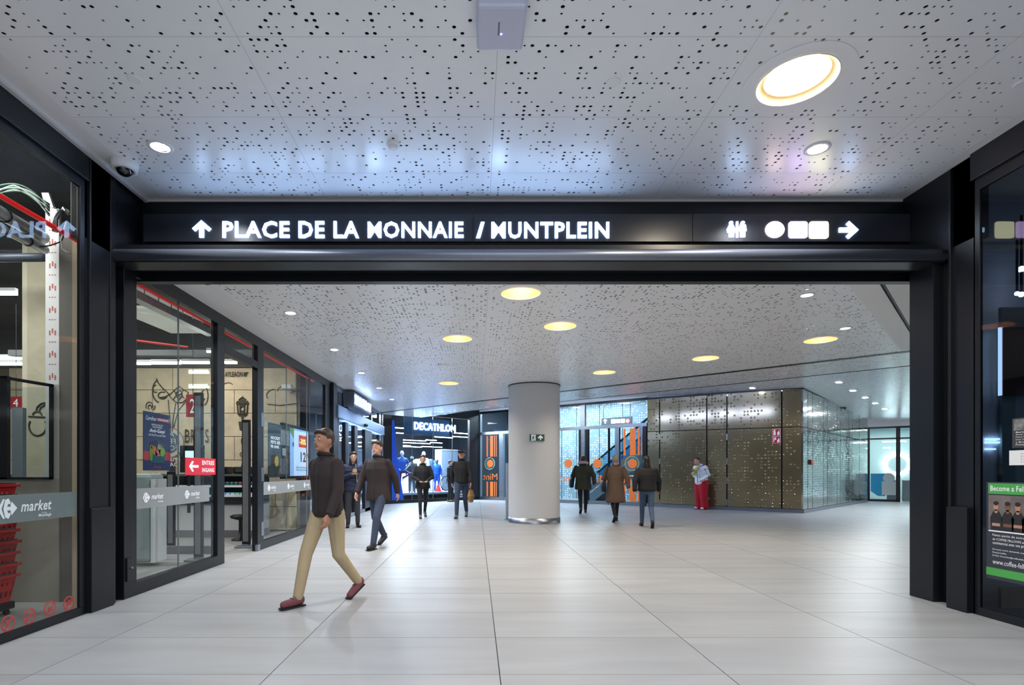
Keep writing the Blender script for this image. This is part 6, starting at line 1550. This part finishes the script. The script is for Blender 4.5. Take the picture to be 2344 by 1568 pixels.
# three people right of the column, seen from behind
g = ground(1331, 1175); person('person in olive parka with pink fur hood and black bag, right of the column', (g.x+.05, g.y, 0), A_(172), 1.72, 'light', OLV, BLKC, SHB, HBR, 0, 'walk', 1, 'swing', .16, 1.3, hood=mat('pale pink fur', (206, 172, 174), .9, bump=.6, bscale=60), bag=('shoulder', M['black2'], 1), legw=1.0)
g = ground(1409, 1194); person('person in long taupe padded coat and pale beanie with black bag', (g.x, g.y, 0), A_(178), 1.66, 'light', BRN, BLKC, SHB, mat('pale beanie', (150, 138, 132), .9), 0, 'walk', 1, 'swing', .38, 1.2, bag=('shoulder', M['black2'], 1), legw=.85)
g = ground(1481, 1207); person('person in black hooded jacket and blue jeans before the brass wall edge', (g.x+.0, g.y, 0), A_(170), 1.60, 'light', BLKC, DJ, SHB, HBK, .6, 'walk', -1, 'swing', .0, 1.25, lean=.05)
# person leaning at the brass wall
g = ground(1606, 1166)
wm = mat('white printed jacket', (222, 224, 230), .8)
nt = wm.node_tree; N_ = nt.nodes; tc = N_.new('ShaderNodeTexCoord'); vo = N_.new('ShaderNodeTexNoise'); vo.inputs['Scale'].default_value = 7; vo.inputs['Detail'].default_value = 2; cr = N_.new('ShaderNodeValToRGB'); nt.links.new(tc.outputs['Object'], vo.inputs[0]); nt.links.new(vo.outputs['Color'], cr.inputs[0]); nt.links.new(cr.outputs[0], N_['Principled BSDF'].inputs['Base Color'])
e = cr.color_ramp; e.interpolation = 'CONSTANT'; e.elements[0].position = 0; e.elements[0].color = lin((96, 92, 160)); e.elements[1].position = .36; e.elements[1].color = lin((224, 226, 232))
x_ = e.elements.new(.60); x_.color = lin((130, 180, 160)); x_ = e.elements.new(.63); x_.color = lin((224, 226, 232)); x_ = e.elements.new(.68); x_.color = lin((120, 118, 128)); x_ = e.elements.new(.70); x_.color = lin((224, 226, 232))
tp, S_, hdp, wrp, kk = person('person in white patterned jacket, yellow bag and wide red trousers at the brass wall', g, A_(-66), 1.74, 'light', wm, cloth('crimson trousers', (176, 20, 40)), SHW, HBR, 0, 'stand', 1, 'onephone', .06, 1.3, legw=2.0, lean=.12, headtilt=1.2, phone=M['ink'])
b = MB(); b.rings([(0, 0, -.16, .03, .03), (0, 0, -.1, .06, .035), (0, 0, .1, .065, .035), (0, 0, .16, .03, .02)], 12)
o = b.build('bag', mat('yellow bag', (200, 196, 60), .5), tp, True, local=True); o.location = (-.04, -.26, 1.27*kk); o.rotation_euler = (0, A_(40), 0)
b = MB(); b.tube([Vector((-.12, -.23, 1.17*kk)), Vector((.1, -.22, 1.4*kk)), Vector((.16, 0, 1.47*kk)), Vector((.08, .17, 1.3*kk))], .012, 6); b.build('strap', mat('dark purple strap', (52, 40, 80), .6), tp, local=True)
# ---- mannequins in the sports window
MW = mat('white mannequin', (206, 214, 226), .35); MD = mat('dark grey mannequin', (70, 74, 82), .4); BLU = cloth('bright blue sports kit', (30, 92, 200)); GRY = cloth('grey outdoor suit', (86, 94, 96)); PUR = cloth('purple leggings', (84, 60, 92))
def pod(px, d, dz=.38): a = U(px, CY, d)[0]; return FW.p(a, dz, d)
MN = 'mannequins in the sports window'
person('white mannequin in yoga pose on one leg before the blue banner', pod(920, -.75), A_(20), 1.72, mannequin=MW, top=cloth('blue sports top', (54, 100, 190)), legs=PUR, pose='yoga', arms='hips', barearms=True, cat='mannequin', name='mannequin', vox=.016)[0]['group'] = MN
person('mannequin in grey outdoor suit with light blue helmet', pod(943, -.7), A_(10), 1.48, mannequin=MD, top=GRY, legs=GRY, shoes=SHG, cap=mat('light blue helmet', (96, 190, 224), .4), pose='stand', arms='swing', cat='mannequin', name='mannequin', wide=1.1, legw=1.2, vox=.016)[0]['group'] = MN
person('tall white mannequin with pale jacket behind the black clad walker', pod(970, -1.15), A_(-15), 1.74, mannequin=MW, top=cloth('pale grey jacket', (170, 178, 190)), legs=GRY, shoes=SHW, pose='stand', arms='front', cat='mannequin', name='mannequin', vox=.016)[0]['group'] = MN
tk = person('small mannequin in bright blue football kit beside the red cone', pod(1000, -.95), A_(12), 1.42, mannequin=MD, top=BLU, legs=BLU, shoes=SHG, pose='stand', arms='swing', cat='mannequin', name='mannequin', shorts=True, vox=.016)
tk[0]['group'] = MN
b = MB()
for s in (-1, 1): kq = tk[4]; limb(b, [Vector((.101*s*kq, -.015*kq, .46*kq)), Vector((.11*s*kq, .02*kq, .1*kq))], [.058*kq, .045*kq])
b.build('football_socks', BLU, tk[0], True, local=True)
for px, d, lab in ((955, -1.75, 'pale blue ski jacket on a hanger stand in the sports window'), (985, -1.55, 'dark blue training top on a stand in the sports window')):
    c = pod(px, d); t = thing('garment_stand', c, lab, 'clothes stand')
    MB().tube([c, c+Vector((0, 0, 1.4))], .015, 6).build('pole', M['steel'], t); MB().lathe(c, [(.18, 0), (.18, .02)], 16).build('base', M['steel'], t)
    b = MB(); b.rings([(c.x, c.y, c.z+.8, .17, .1), (c.x, c.y, c.z+1.1, .19, .11), (c.x, c.y, c.z+1.35, .2, .09), (c.x, c.y, c.z+1.42, .06, .05)], 14)
    for s in (-1, 1): b.tube([(c.x+.17*s, c.y, c.z+1.34), (c.x+.25*s, c.y-.02, c.z+1.05), (c.x+.24*s, c.y-.1, c.z+.8)], [.07, .06, .05], 10)
    b.build('garment', cloth('garment %d' % px, (150, 176, 206) if px == 955 else (40, 70, 120)), t, True)
